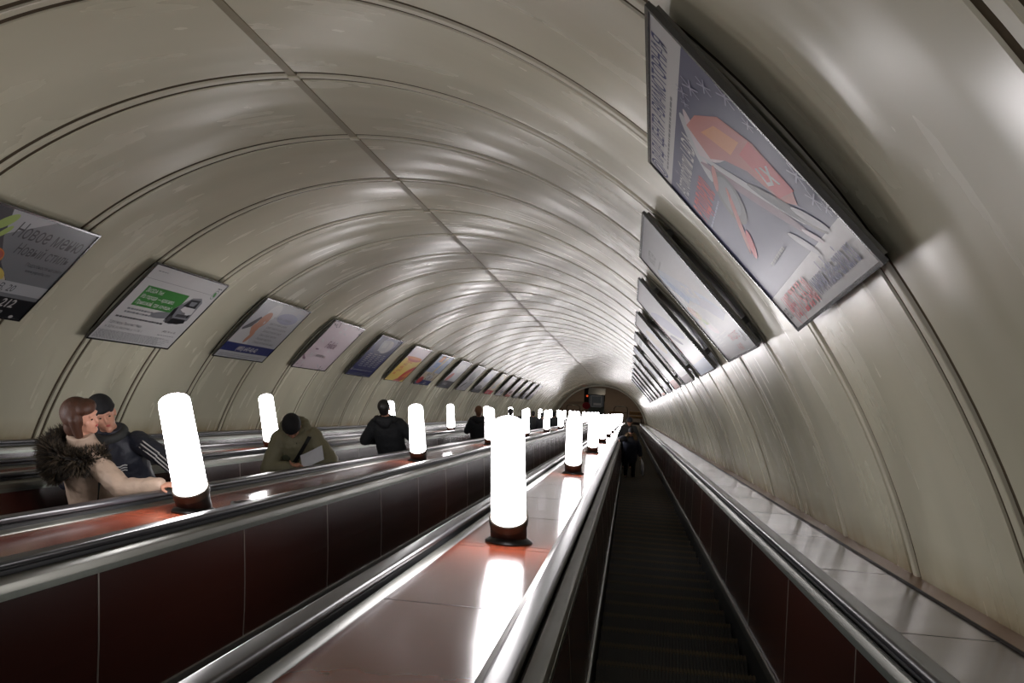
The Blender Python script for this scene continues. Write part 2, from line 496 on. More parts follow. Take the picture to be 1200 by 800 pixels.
def escalator(idx, label, width, individual):
    c = (RIGHT_SKIRT - .125) / 2 if idx == 0 else ESC[idx]
    o0 = nose(c, 0)
    root = thing('escalator', label, 'escalator', o0, 'escalators in the tunnel')
    if individual:
        me = None; k_first = 2 if idx == 0 else 3
        for k in range(k_first, k_first + 100):
            if me is None:
                st = step_mesh(width, True).build('step', [M_TREAD, M_NOSE], root, Vector()); me = st.data
            else:
                st = st.copy(); COL.objects.link(st); st.parent = root
            st.location = nose(c, k) - o0
        rest = list(range(-31, k_first)) + list(range(k_first + 100, K_END))
    else: rest = list(range(-31, K_END))
    base = step_mesh(width, False); mb = MB()
    for k in rest:
        n = len(mb.v); d = nose(c, k)
        mb.v += [v + d for v in base.v]; mb.f += [tuple(i + n for i in f) for f in base.f]; mb.m += base.m
    s = mb.build('steps', [M_TREAD, M_NOSE], root); s['kind'] = 'stuff'
    return root
escalator(0, 'escalator nearest the right wall, with dark steps and a child walking up', .965, True)
escalator(1, 'empty escalator with dark steps between the two nearest lamp rows', .935, True)
escalator(2, 'escalator carrying the couple and the man in the green parka', .935, False)
escalator(3, 'empty escalator nearest the left wall, its steps hidden', .935, False)

# pit floor beneath the steps
mb = MB(); mb.box(P(-7.2, -2.05, W0), P(9.4, 0, 0), P(0, 0, 96) - P(0, 0, 0), P(0, .1, 0)); struct('floor', mb, M_BLACK)

# ------------------------------------------------------------------ lamps
def make_lamp():
    root = thing('column_lamp', 'x', 'lamp', (0, 0, 0), 'glowing column lamps')
    t = -math.tan(math.pi / 6)
    mb = MB()
    mb.lathe((0, 0, 0), [(.132, lambda y: t * y - .004), (.132, lambda y: t * y + .006), (.118, lambda y: t * y + .020), (.106, lambda y: t * y + .028), (.101, lambda y: t * y + .034), (.101, lambda y: .16)], 36)
    mb.build('base', M_LAMPBASE, root, Vector(), smooth=True, angle=35)
    mb = MB()
    mb.lathe((0, 0, 0), [(.100, .125), (.107, .128), (.108, .145), (.107, .170), (.103, .175), (.094, .175)], 36)
    mb.build('collar', M_COLLAR, root, Vector(), smooth=True, angle=35)
    mb = MB()
    pr = [(.092, .165)]
    for i in range(8): z = .17 + (.742 - .17) * i / 7; pr.append((.0965 - .010 * (z - .16) / .6, z))
    for i in range(1, 8):
        a = math.pi / 2 * i / 7; pr.append((.0862 - .030 + .030 * math.cos(a), .746 + .028 * math.sin(a)))
    pr.append((.02, .777))
    mb.lathe((0, 0, 0), pr, 32)
    mb.build('globe', M_GLOBE, root, Vector(), smooth=True, angle=50)
    return root
ordn = ['nearest', 'second', 'third', 'fourth', 'fifth', 'sixth', 'seventh', 'eighth', 'ninth', 'tenth', 'eleventh', 'twelfth', 'farthest']
rown = ['on the strip left of the rightmost escalator', 'on the strip right of the couple and green parka', 'on the strip closest to the left wall']
proto = make_lamp(); used = False
for i, c in enumerate(STRIP):
    for k in list(range(-2, 0)) + list(range(13)):
        if i == 2 and k == 0: pass
        o = proto if not used else copy_tree(proto); used = True
        o.location = P(c + (0, .03, .065)[i], V_DECK, 5.14 + 5.9 * k + (0, .13, .2)[i])
        if k < 0:
            o['label'] = 'glowing column lamp farther up the tunnel, behind the viewpoint'; o['group'] = 'column lamps behind the viewpoint'
        else:
            o['label'] = 'glowing white column lamp, %s %s' % (ordn[k] if k in (0, 12) else ordn[k] + ' nearest', rown[i])
            o['group'] = 'column lamps ' + rown[i]

# ------------------------------------------------------------------ advertising posters on the lining
PW, PH = 1.85, 1.27
class Sheet:
    """flat artwork in poster metres: x right, y up, origin in the middle"""
    def __init__(self): self.polys, self.texts, self.z = [], [], 0
    def poly(self, pts, ink_name):
        self.z += 1; self.polys.append((pts, ink_name, self.z)); return self
    def rect(self, x0, y0, x1, y1, k): return self.poly([(x0, y0), (x1, y0), (x1, y1), (x0, y1)], k)
    def oval(self, cx, cy, rx, ry, k, rot=0, n=20):
        c, s = math.cos(rot), math.sin(rot)
        return self.poly([(cx + rx * math.cos(2 * math.pi * i / n) * c - ry * math.sin(2 * math.pi * i / n) * s,
                           cy + rx * math.cos(2 * math.pi * i / n) * s + ry * math.sin(2 * math.pi * i / n) * c) for i in range(n)], k)
    def text(self, t, x, y, size, k, sx=1.0, shear=0.0, bold=0.0, align='LEFT', rot=0.0):
        self.z += 1; self.texts.append((t, x, y, size, k, sx, shear, bold, align, rot, self.z)); return self
    def smallprint(self, x0, x1, y0, y1, n, k, h=.35, seed=1):
        rnd = random.Random(seed); dy = (y1 - y0) / n
        for i in range(n):
            y = y1 - dy * (i + .5); x = x0; e = x1 - rnd.random() * (x1 - x0) * .2
            while x < e:
                w = min(rnd.uniform(.02, .07), e - x); self.polys.append(([(x, y - dy * h / 2), (x + w, y - dy * h / 2), (x + w, y + dy * h / 2), (x, y + dy * h / 2)], k, self.z + 1)); x += w + .012
        self.z += 1; return self

def snowflake(sh, x, y, r, k='snow'):
    for i in range(3):
        a = math.pi * i / 3 + .2; dx, dy = math.cos(a), math.sin(a); nx, ny = -dy * r * .07, dx * r * .07
        sh.poly([(x - dx * r - nx, y - dy * r - ny), (x + dx * r - nx, y + dy * r - ny), (x + dx * r + nx, y + dy * r + ny), (x - dx * r + nx, y - dy * r + ny)], k)

DG = bpy.context.evaluated_depsgraph_get
def text_mesh(t, size, sx, shear, bold, align):
    cu = bpy.data.curves.new('t', 'FONT'); cu.body = t; cu.size = size; cu.shear = shear; cu.offset = bold; cu.align_x = align; cu.resolution_u = 2
    ob = bpy.data.objects.new('t', cu); COL.objects.link(ob)
    me = bpy.data.meshes.new_from_object(ob.evaluated_get(DG()))
    bpy.data.objects.remove(ob); bpy.data.curves.remove(cu)
    for v in me.vertices: v.co.x *= sx
    return me

def poster(side, w_mid, label, art, dy=0.0, turn=0.0):
    a_top, a_bot = (51.3, 34.3) if side == 'R' else (130.6, 146.9)
    r = TR - .085
    pt = P(TU + r * math.cos(math.radians(a_top)), TV + r * math.sin(math.radians(a_top)), w_mid)
    pb = P(TU + r * math.cos(math.radians(a_bot)), TV + r * math.sin(math.radians(a_bot)), w_mid)
    Y = (pt - pb); H = Y.length; Y.normalize()
    X = -W_AX if side == 'R' else W_AX.copy()
    Z = X.cross(Y); O = (pt + pb) / 2 + Y * dy
    if turn: X, Y = X * math.cos(turn) + Y * math.sin(turn), Y * math.cos(turn) - X * math.sin(turn)
    M = Matrix((X, Y, Z)).transposed().to_4x4(); M.translation = O
    root = thing('advertising_poster', label, 'poster', O, 'posters on the %s wall' % ('right' if side == 'R' else 'left'))
    T = lambda x, y, z=0: M @ Vector((x, y, z))
    hw, hh = PW / 2, H / 2
    mb = MB(); mb.cbox(T(0, 0, -.022), PW - .05, H - .05, .026, 0, X, Y, Z)
    for sx in (-.6, .6):
        for sy in (-.42, .42): mb.cbox(T(sx, sy, -.085), .05, .05, .13, 0, X, Y, Z)
    mb.build('backing_box', M_BOX, root)
    mb = MB(); b = .018
    for (x0, y0, x1, y1) in ((-hw, -hh, hw, -hh + b), (-hw, hh - b, hw, hh), (-hw, -hh + b, -hw + b, hh - b), (hw - b, -hh + b, hw, hh - b)):
        mb.box(T(x0, y0, -.012), X * (x1 - x0), Y * (y1 - y0), Z * .022)
    mb.build('frame', M_FRAME, root)
    sh = Sheet(); art(sh)
    mats, idx = [], {}
    def mi(k):
        if k not in idx: idx[k] = len(mats); mats.append(I(k))
        return idx[k]
    mb = MB(); w2, h2 = hw - b, hh - b; ky = h2 / (.635 - b)
    for pts, k, z in sh.polys:
        pts = clip(pts, w2, .635 - b)
        if len(pts) >= 3: mb.face([T(x, y * ky, .0005 + .00008 * z) for x, y in pts], mi(k))
    sheet = mb.build('printed_sheet', mats, root)
    if sh.texts:
        for t, x, y, size, k, sx, shear, bold, align, rot, z in sh.texts:
            me0 = text_mesh(t, size, sx, shear, bold, align); verts = []
            c, s = math.cos(rot), math.sin(rot)
            for v in me0.vertices:
                vx, vy = v.co.x * c - v.co.y * s + x, v.co.x * s + v.co.y * c + y
                vx = max(-w2, min(w2, vx)); vy = max(-.617, min(.617, vy))
                verts.append(tuple(T(vx, vy * ky, .0007 + .00008 * z) - O))
            me = bpy.data.meshes.new('lettering'); me.from_pydata(verts, [], [tuple(p.vertices) for p in me0.polygons])
            bpy.data.meshes.remove(me0); me.materials.append(I(k))
            ob = bpy.data.objects.new('lettering', me); COL.objects.link(ob); ob.parent = sheet
    return root
def clip(pts, w, h):
    for ax, lim, sg in ((0, w, 1), (0, w, -1), (1, h, 1), (1, h, -1)):
        out = []
        for i in range(len(pts)):
            a, b = pts[i], pts[(i + 1) % len(pts)]; fa, fb = lim - sg * a[ax], lim - sg * b[ax]
            if fa >= 0: out.append(a)
            if fa * fb < 0: t = fa / (fa - fb); out.append((a[0] + (b[0] - a[0]) * t, a[1] + (b[1] - a[1]) * t))
        pts = out
        if not pts: break
    return pts
def wm(k): return RIB0 + RIB * (k + .5) - .08      # middle of a poster hung over ribs k and k+1
F = (-.925, -.635, .925, .635)

def art_navy(s):
    s.rect(*F, 'lilac')
    s.rect(-.925, .44, .925, .635, 'white').rect(-.925, -.635, .925, -.41, 'white')
    s.oval(-.83, .54, .075, .07, 'navy').oval(-.83, .54, .062, .056, 'white').oval(-.83, .54, .045, .048, 'navy', 0).oval(-.83, .54, .02, .04, 'white', -.4)
    s.text('ЛАДА ЦЕНТР АВИАМОТОРНАЯ', -.74, .515, .125, 'navy', .78, 0, .002)
    s.smallprint(-.70, .35, .46, .495, 1, 'midgrey')
    s.text('Автомобили LADA', -.82, .30, .14, 'white', .72, .25, .001)
    s.text('В ПОДАРОК!', -.86, .135, .155, 'red', .62, .25, .006)
    s.smallprint(-.84, -.3, .085, .115, 1, 'snow')
    # the long red and pale glossy toy with runners
    s.oval(.06, .29, .24, .05, 'pale', .55).oval(.16, .31, .20, .035, 'pink', .45).oval(.30, .22, .26, .10, 'pink', -.2)
    s.poly([(.20, .37), (.40, .33), (.62, .21), (.72, .02), (.71, -.20), (.62, -.26), (.50, -.20), (.42, .0), (.28, .12), (.12, .20)], 'brick')
    s.poly([(.30, .28), (.50, .22), (.60, .08), (.40, .10)], 'orange')
    s.oval(.22, -.06, .42, .045, 'mauve', -.85).oval(.27, -.03, .40, .028, 'pale', -.85).oval(.48, -.22, .28, .04, 'darkgrey', -.8)
    s.poly([(.50, .06), (.70, .04), (.71, -.22), (.50, -.18)], 'red')
    s.text('LX', .50, -.11, .12, 'white', 1, 0, .004, rot=-.3)
    s.oval(-.10, .04, .21, .12, 'darkgrey', .3).oval(-.09, .05, .16, .085, 'slate', .3).oval(-.28, -.05, .30, .022, 'brick', .45).oval(-.06, .15, .14, .02, 'brick', .2).oval(-.40, -.16, .14, .03, 'red', .4)
    s.oval(.33, -.37, .12, .03, 'pale', -.75).oval(.62, -.33, .13, .03, 'pale', -.75).oval(.50, -.38, .08, .02, 'pink', -.7)
    for x, y, r in ((.86, .19, .06), (.50, .41, .045), (.62, .37, .06), (.76, .30, .05), (.42, .39, .03), (.84, .06, .035), (.86, -.20, .06), (.82, -.30, .05), (.86, -.36, .035), (-.55, .40, .02)): snowflake(s, x, y, r)
    s.smallprint(-.35, .05, -.33, -.28, 1, 'grey')
    s.text('тел.', -.90, -.56, .115, 'darkgrey', .75, 0, .001)
    s.text('(495) 725-55-00', -.74, -.585, .20, 'red', .52, 0, .003)
    s.text('www.lada-avia.ru', -.02, -.57, .175, 'navy', .66, 0, .003)
def art_bluewedge(s):
    s.rect(*F, 'pale')
    s.text('МАСТЕР', -.60, .44, .12, 'midgrey', .9, 0, .003); s.smallprint(-.62, -.1, .36, .41, 1, 'grey')
    s.poly([(-.75, .36), (-.55, .40), (.45, -.08), (.75, -.28), (.35, -.24), (-.3, .0)], 'sky')
    s.poly([(-.82, .30), (-.70, .37), (-.2, .0), (-.45, -.02)], 'blue').poly([(.2, -.02), (.78, -.30), (.45, -.33), (.0, -.12)], 'snow')
    s.text('TROM', -.18, .02, .17, 'white', .9, .2, .004, rot=-.25)
    s.oval(-.62, -.10, .16, .07, 'orange', -.3).oval(-.50, -.16, .10, .05, 'yellow', .2).oval(-.40, -.24, .12, .035, 'lime', -.4).oval(-.66, -.22, .14, .05, 'cream')
    s.oval(-.3, -.32, .18, .05, 'pink', -.2).oval(-.22, -.28, .05, .07, 'white')
    s.smallprint(-.6, -.3, -.5, -.38, 4, 'white').smallprint(-.2, .2, -.45, -.38, 2, 'white')
    s.text('ПРИХОДИТЕ', .1, -.50, .085, 'red', .9); s.text('К НАМ', .14, -.60, .085, 'red', .9)
    s.oval(.72, -.50, .03, .05, 'midgrey').oval(.66, -.53, .05, .02, 'midgrey')
def art_plainlilac(s): s.rect(*F, 'pale').oval(-.1, .1, .75, .16, 'snow', -.3).oval(-.35, -.1, .3, .05, 'lilac', -.3).rect(-.925, -.635, .925, -.46, 'sky').poly([(-.925, .3), (-.925, -.3), (-.85, -.25), (-.88, .3)], 'brick')
def art_beige(s): s.rect(*F, 'white').oval(.1, .15, .6, .22, 'cream', -.2).rect(-.925, -.635, .925, -.50, 'mauve').oval(-.4, -.2, .25, .12, 'pink')
def art_redfoot(s): s.rect(*F, 'white').oval(.0, .2, .55, .2, 'pale').rect(-.925, -.635, .925, -.44, 'brick').rect(-.6, .42, .6, .5, 'grey')
def art_sky(s): s.rect(*F, 'snow').oval(.2, .1, .5, .25, 'white').rect(-.925, -.635, .925, -.52, 'navy')
def art_white(s): s.rect(*F, 'white').rect(-.7, .3, .5, .42, 'midgrey').smallprint(-.7, .6, -.2, .2, 5, 'grey').rect(-.925, -.635, .925, -.55, 'orange')
def art_menu(s):
    s.rect(*F, 'grey'); s.poly([(-.925, .635), (.3, .635), (-.925, -.1)], 'pale')
    s.poly([(-.35, .635), (-.18, .3), (.05, .02), (.36, -.22), (.25, -.30), (-.925, -.33), (-.925, .635)], 'darkgrey')
    s.oval(-.30, .46, .14, .06, 'lime', .9).oval(-.22, .36, .09, .035, 'lime', 1.1).oval(-.34, .25, .10, .07, 'darkgrey').oval(-.45, .05, .2, .13, 'cream')
    s.oval(-.14, .06, .16, .12, 'orange').oval(-.12, .09, .12, .07, 'brick').oval(.08, -.14, .22, .085, 'cream', -.35).oval(.0, -.22, .16, .05, 'black', .1).oval(.12, -.10, .12, .05, 'yellow', -.5)
    s.oval(-.65, .0, .2, .3, 'skin')
    s.poly([(.05, -.33), (.36, -.23), (.36, -.215), (.0, -.30)], 'black')
    s.text('Новое меню', -.13, .34, .245, 'darkgrey', .655, 0, 0); s.text('Новый стиль', .06, .16, .185, 'darkgrey', .68, 0, 0)
    s.text('Подробности на сайте', .34, .05, .062, 'darkgrey', .8); s.text('www.yaposha.com', .40, -.02, .062, 'darkgrey', .8)
    s.rect(-.925, -.31, .925, -.165, 'pale').text('ш. ЭНТУЗИАСТОВ, 20', -.62, -.285, .125, 'darkgrey', .85, .1)
    s.rect(-.925, -.635, .925, -.33, 'black').rect(-.925, -.36, .925, -.31, 'grey')
    s.text('782-2-212', .10, -.48, .15, 'white', .9, .15, .003, rot=0); s.text('www.yaposha.com', -.05, -.57, .085, 'white', 1.0); s.oval(.76, -.595, .03, .02, 'white')
def art_greenbox(s):
    s.rect(*F, 'white'); s.rect(-.925, .40, .75, .405, 'grey'); s.smallprint(-.78, -.55, .52, .55, 1, 'midgrey')
    s.rect(-.70, -.03, .28, .30, 'green')
    s.text('ŠKODA Yeti', -.66, .205, .09, 'white', .8, 0, .001); s.text('Из города — красиво.', -.66, .105, .09, 'white', .8, 0, .001); s.text('Приезжай, где хочешь!', -.66, .005, .09, 'white', .8, 0, .001)
    s.smallprint(-.70, .0, -.17, -.06, 2, 'grey', .5); s.smallprint(-.78, .3, -.25, -.21, 1, 'darkgrey', .7)
    s.text('ТЦМ Метро Проспект Мира', -.80, -.35, .058, 'darkgrey', .9); s.text('м. ВДНХ, ул. Касаткина, д. 11, стр. 2', -.80, -.42, .052, 'midgrey', .9)
    s.smallprint(-.86, .84, -.60, -.46, 9, 'midgrey', .5, 5)
    s.text('(495) 741-41-90', .42, -.36, .05, 'darkgrey', 1); s.smallprint(.38, .80, -.43, -.40, 1, 'grey')
    s.oval(.10, -.09, .26, .06, 'grey', .1)
    s.poly([(.22, -.18), (.20, .05), (.28, .15), (.40, .28), (.60, .31), (.70, .24), (.72, .05), (.74, -.10), (.62, -.17), (.40, -.21)], 'grey').poly([(.36, .06), (.40, .13), (.68, .12), (.70, .02), (.60, -.02)], 'white')
    s.poly([(.34, .12), (.40, .25), (.63, .27), (.66, .12)], 'black').poly([(.44, .22), (.60, .23), (.58, .15), (.46, .15)], 'grey').poly([(.22, -.15), (.21, .05), (.27, .10), (.33, -.12)], 'black')
    s.poly([(.30, -.20), (.36, -.10), (.68, -.09), (.72, -.15), (.58, -.19)], 'black').oval(.30, -.13, .05, .07, 'darkgrey').oval(.50, .0, .05, .025, 'midgrey').oval(.66, -.03, .03, .03, 'black').poly([(.38, -.02), (.63, -.01), (.62, -.06), (.38, -.07)], 'darkgrey')
    s.oval(.80, .42, .055, .085, 'midgrey').oval(.80, .42, .045, .07, 'white').oval(.80, .42, .03, .05, 'green', .5); s.smallprint(.75, .86, .52, .54, 1, 'darkgrey', .9)
def art_doctor(s):
    s.rect(*F, 'pale'); s.oval(.35, .35, .4, .12, 'snow')
    s.oval(-.30, .40, .20, .18, 'white').oval(-.38, .22, .15, .18, 'skin', -.3).oval(-.45, .02, .13, .16, 'skin', .2).oval(-.31, .18, .02, .03, 'white')
    s.poly([(-.925, -.30), (-.80, .0), (-.60, .06), (-.48, -.06), (-.30, -.18), (-.2, -.32)], 'white').poly([(-.84, .0), (-.58, .28), (-.52, .26), (-.60, .05), (-.80, -.04)], 'darkgrey').oval(-.36, -.16, .06, .13, 'skin', -.3)
    for i, t in enumerate(('Центр лечения зрения', 'Центр женского здоровья', 'Диагностический центр', 'Центр общей терапии', 'Лазерная хирургия', 'Стоматологический центр')):
        s.text(t, -.10, .17 - .085 * i, .07, 'midgrey', .9, .1)
    s.text('А. ДОКТОР — КЛИНИКА', -.15, .30, .06, 'grey', .95); s.smallprint(.55, .85, .38, .52, 4, 'sky')
    s.rect(-.925, -.49, .925, -.31, 'navy').text('(495) 647-42-42', -.40, -.45, .125, 'white', .9, .15, .003).rect(-.925, -.635, .925, -.49, 'pale').smallprint(-.8, .8, -.6, -.53, 2, 'grey')
def art_pink(s):
    s.rect(*F, 'pink'); rnd = random.Random(4)
    for i in range(26): s.oval(rnd.uniform(-.9, .9), rnd.uniform(-.6, .5), rnd.uniform(.03, .12), rnd.uniform(.008, .03), rnd.choice(['white', 'mauve', 'white', 'pale']), rnd.uniform(-1, 1), 8)
    for i in range(26): s.oval(rnd.choice([-1, 1]) * rnd.uniform(.45, .9), rnd.choice([-.56, .52]) + rnd.uniform(-.07, .07), .035, .012, 'darkgrey', rnd.uniform(0, 3), 8)
    s.text('Felicia', -.27, -.04, .26, 'mauve', .85, .2, .003); s.text('КОСМЕТИКА', -.28, -.30, .085, 'midgrey', .95, 0, .001)
def art_window(s):
    s.rect(*F, 'navy').oval(.05, .42, .8, .38, 'lilac').oval(.1, .42, .55, .28, 'snow').oval(.15, .34, .36, .20, 'white')
    s.poly([(-.45, .50), (-.30, .18), (.25, .22), (.10, .56)], 'pale').poly([(-.28, .44), (-.22, .28), (.10, .32), (.02, .46)], 'white')
    for j in range(4): s.smallprint(-.62 + .36 * j, -.62 + .36 * j + .27, -.34, .10, 8, 'pale', .42, 20 + j)
    s.text('М', -.84, -.47, .10, 'white', 1, 0, .004); s.smallprint(-.7, .8, -.48, -.42, 1, 'pale').smallprint(-.8, .8, -.60, -.53, 2, 'grey')
def art_yellow(s):
    s.rect(*F, 'yellow').rect(-.925, .2, .925, .635, 'pink').oval(.1, .20, .7, .09, 'brick').oval(.0, .24, .8, .05, 'orange')
    for i in range(5): s.text(('СКИДКИ ДО', 'НА ВСЁ', 'МЕНЮ', 'ЗВОНИТЕ', 'НАМ')[i], -.45 - .06 * i, .06 - .115 * i, .115, 'brick' if i % 2 else 'red', .85, 0, .003)
    s.oval(.62, -.32, .5, .2, 'red', .5).oval(.72, -.40, .42, .14, 'orange', .5).oval(.35, -.58, .5, .1, 'brick', .2)
def art_beach(s):
    s.rect(*F, 'sky').rect(-.925, -.1, .925, .635, 'sky').rect(-.6, .1, .3, .3, 'blue').rect(-.5, .34, -.05, .58, 'orange').poly([(.2, .6), (.36, .6), (.14, -.1), (-.02, -.1)], 'yellow')
    s.rect(-.925, -.42, .925, -.1, 'cream').oval(.2, -.3, .4, .1, 'white')
    rnd = random.Random(9)
    for i in range(14): s.oval(rnd.uniform(-.3, .8), rnd.uniform(-.4, -.1), .07, .03, rnd.choice(['darkgrey', 'brown', 'orange', 'white', 'slate']), rnd.uniform(-1, 1), 8)
    s.rect(-.925, -.635, .925, -.44, 'navy').oval(-.6, -.45, .3, .14, 'red').text('ЛЕТО', .1, -.59, .12, 'white', .9, 0, .003)
def art_blackfoot(s): s.rect(*F, 'pale').oval(.1, .3, .5, .2, 'white').oval(-.45, -.12, .3, .16, 'brick', .4).rect(-.925, -.635, .925, -.30, 'darkgrey').text('АФИША', -.5, -.50, .16, 'pale', 1, 0, .004).smallprint(-.5, .5, -.60, -.55, 1, 'grey')
def art_greyshoe(s): s.rect(*F, 'pale').oval(.0, .2, .6, .3, 'grey').oval(-.3, -.35, .3, .07, 'black', .5).smallprint(.2, .75, -.5, -.1, 6, 'midgrey')
def art_darkfoot(s): s.rect(*F, 'pale').oval(0, .2, .7, .25, 'snow').rect(-.925, -.635, .925, -.42, 'darkgrey').oval(-.1, -.36, .6, .14, 'midgrey')
def art_redtag(s): s.rect(*F, 'cream').oval(-.1, .2, .6, .3, 'white').oval(.1, -.2, .5, .1, 'pale').rect(-.925, -.635, .925, -.40, 'red').text('РАСПРОДАЖА', -.55, -.57, .13, 'white', .85, 0, .003)
def art_purple(s): s.rect(*F, 'pale').oval(0, .3, .6, .2, 'white').oval(-.4, -.35, .4, .12, 'mauve', .4).oval(.3, -.4, .3, .1, 'lilac')
def art_dim(s): s.rect(*F, 'pink').oval(0, .2, .6, .3, 'pale').oval(0, -.3, .5, .12, 'brown').rect(-.925, -.635, .925, -.48, 'brick')
def art_greenish(s): s.rect(*F, 'white').oval(0, 0, .5, .2, 'lime', .4).rect(-.925, -.635, .925, -.5, 'midgrey')
def art_blackcorner(s): s.rect(*F, 'pale').poly([(-.925, -.635), (.4, -.635), (-.2, -.1), (-.925, -.25)], 'black').oval(.4, -.2, .3, .06, 'pink')
def art_blank(s): s.rect(*F, 'pale').oval(0, .1, .7, .2, 'white')

LEFT = [(1, art_menu, 'dark grey restaurant poster with sushi and the words Новое меню, at the left frame edge'),
        (3, art_greenbox, 'white poster with a green text box and a small white car'),
        (5, art_doctor, 'pale clinic poster with a praying doctor and a dark blue band'),
        (7, art_pink, 'pale pink flowery cosmetics poster with the word Felicia'),
        (9, art_window, 'dark blue poster with a glowing white square and text columns'),
        (11, art_yellow, 'yellow and pink poster with red lettering on the left wall'),
        (13, art_beach, 'blue and cream poster with an orange square and red corner'),
        (15, art_blackfoot, 'pale poster with a red patch above a black foot band'),
        (17, art_greyshoe, 'grey poster with a black slanting shape low on its left'),
        (19, art_darkfoot, 'bluish grey poster fading to a dark bottom, on the left wall'),
        (21, art_redtag, 'cream poster with a bright red strip along its bottom edge'),
        (23, art_purple, 'pale poster with mauve patches in its lower half'),
        (25, art_dim, 'pinkish poster with a brown blot and dull red foot'),
        (27, art_greenish, 'white poster with a yellow green streak across it'),
        (29, art_blackcorner, 'pale poster with a black lower left corner, near the far end'),
        (31, art_blank, 'plain whitish poster, farthest of those on the left wall')]
for k, art, lab in LEFT: poster('L', wm(k) + (.08 if k == 1 else 0), lab, art, .09 if k == 1 else 0)
RIGHT = [(-1, art_navy, 'big lilac blue car dealer poster with snowflakes and red phone number'),
         (1, art_bluewedge, 'pale poster with a blue wedge and white slanted letters, second on the right wall'),
         (3, art_plainlilac, 'shiny lilac grey poster with a reddish left edge, third on the right wall'),
         (5, art_beige, 'white and beige poster with a mauve foot, fourth on the right wall'),
         (7, art_redfoot, 'white poster with a dull red foot, fifth on the right wall'),
         (9, art_sky, 'pale blue poster with a dark blue foot, sixth on the right wall'),
         (11, art_white, 'white poster with grey lines and an orange foot, seventh on the right wall'),
         (13, art_purple, 'pale poster with mauve blots, eighth on the right wall'),
         (15, art_blank, 'plain whitish poster, ninth on the right wall'),
         (17, art_greyshoe, 'grey poster with a black slanting shape, tenth on the right wall'),
         (19, art_darkfoot, 'pale poster with a dark foot, eleventh on the right wall'),
         (21, art_greenish, 'white poster with a green streak, farthest on the right wall')]
for k, art, lab in RIGHT: poster('R', wm(k) - (.09 if k == -1 else 0), lab, art, .015 if k == -1 else 0, .042 if k == -1 else 0)

# ------------------------------------------------------------------ people
SKIN = mat('skin', (0.56, 0.28, 0.19), 0.5, noise=.08, nscale=25)
LIPS = mat('lips', (0.45, 0.09, 0.08), 0.4)
EYE = mat('eye', (0.02, 0.015, 0.012), 0.15)
HAIR_RED = mat('auburn_hair', (0.055, 0.019, 0.008), 0.6, noise=.5, nscale=60, stretch=(1, 1, .08), bump=.003, bscale=90)
HAIR_DARK = mat('dark_hair', (0.010, 0.008, 0.007), 0.5, noise=.3, nscale=60)
HAIR_TAN = mat('tan_knit', (0.14, 0.062, 0.030), 0.8, noise=.3, nscale=50)
KNIT = mat('black_knit', (0.008, 0.008, 0.010), 0.85, noise=.3, nscale=80, bump=.002, bscale=160)
BEIGE = mat('beige_padded_cloth', (0.42, 0.31, 0.235), 0.6, noise=.10, nscale=8, bump=.008, bscale=14)
NAVYC = mat('navy_jacket_cloth', (0.020, 0.023, 0.036), 0.55, noise=.2, bump=.004, bscale=16)
OLIVE = mat('olive_parka_cloth', (0.185, 0.172, 0.108), 0.62, noise=.16, nscale=9, bump=.010, bscale=11)
OLIVED = mat('olive_dark_cloth', (0.050, 0.053, 0.028), 0.7, noise=.16)
BLACKC = mat('black_wool_cloth', (0.006, 0.007, 0.009), 0.8, noise=.3, bump=.005, bscale=14)
CHARC = mat('charcoal_cloth', (0.035, 0.037, 0.037), 0.75, noise=.25, bump=.004, bscale=14)
JEANS = mat('dark_trousers', (0.012, 0.014, 0.020), 0.8, noise=.2)
SHOE = mat('black_shoe', (0.010, 0.009, 0.009), 0.4)
FURD = mat('dark_fur', (0.016, 0.012, 0.008), 0.75)
FURL = mat('brown_fur_tips', (0.075, 0.052, 0.030), 0.7)
FURT = mat('tan_fur', (0.22, 0.15, 0.075), 0.7)
WHITE = mat('white_cloth', (0.62, 0.62, 0.62), 0.6)
PAPER = mat('white_paper', (0.62, 0.63, 0.68), 0.7, noise=.05)
REDC = mat('red_cloth', (0.55, 0.02, 0.05), 0.6)
STRAP = mat('black_strap', (0.008, 0.008, 0.009), 0.5)
METAL = mat('shiny_charm', (0.8, 0.8, 0.85), 0.15, 1.0)

def tread_at(y, u=0):
    y0 = nose(u, 0).y
    k = math.ceil((y - y0) / .4 - 1e-6)
    return nose(u, k).z
def remesh(ob, vox, smooth=4):
    m = ob.modifiers.new('one_skin', 'REMESH'); m.mode = 'VOXEL'; m.voxel_size = vox; m.use_smooth_shade = True
    if smooth:
        s = ob.modifiers.new('soften', 'SMOOTH'); s.factor = .5; s.iterations = smooth
    return ob
def elbow(sh, wr, l1, l2, hint):
    d = wr - sh; L = min(d.length, (l1 + l2) * .995); wr = sh + d.normalized() * L
    a = (l1 * l1 - l2 * l2 + L * L) / (2 * L); h = math.sqrt(max(0, l1 * l1 - a * a))
    n = hint - d.normalized() * hint.dot(d.normalized()); n.normalize()
    return sh + d.normalized() * a + n * h, wr

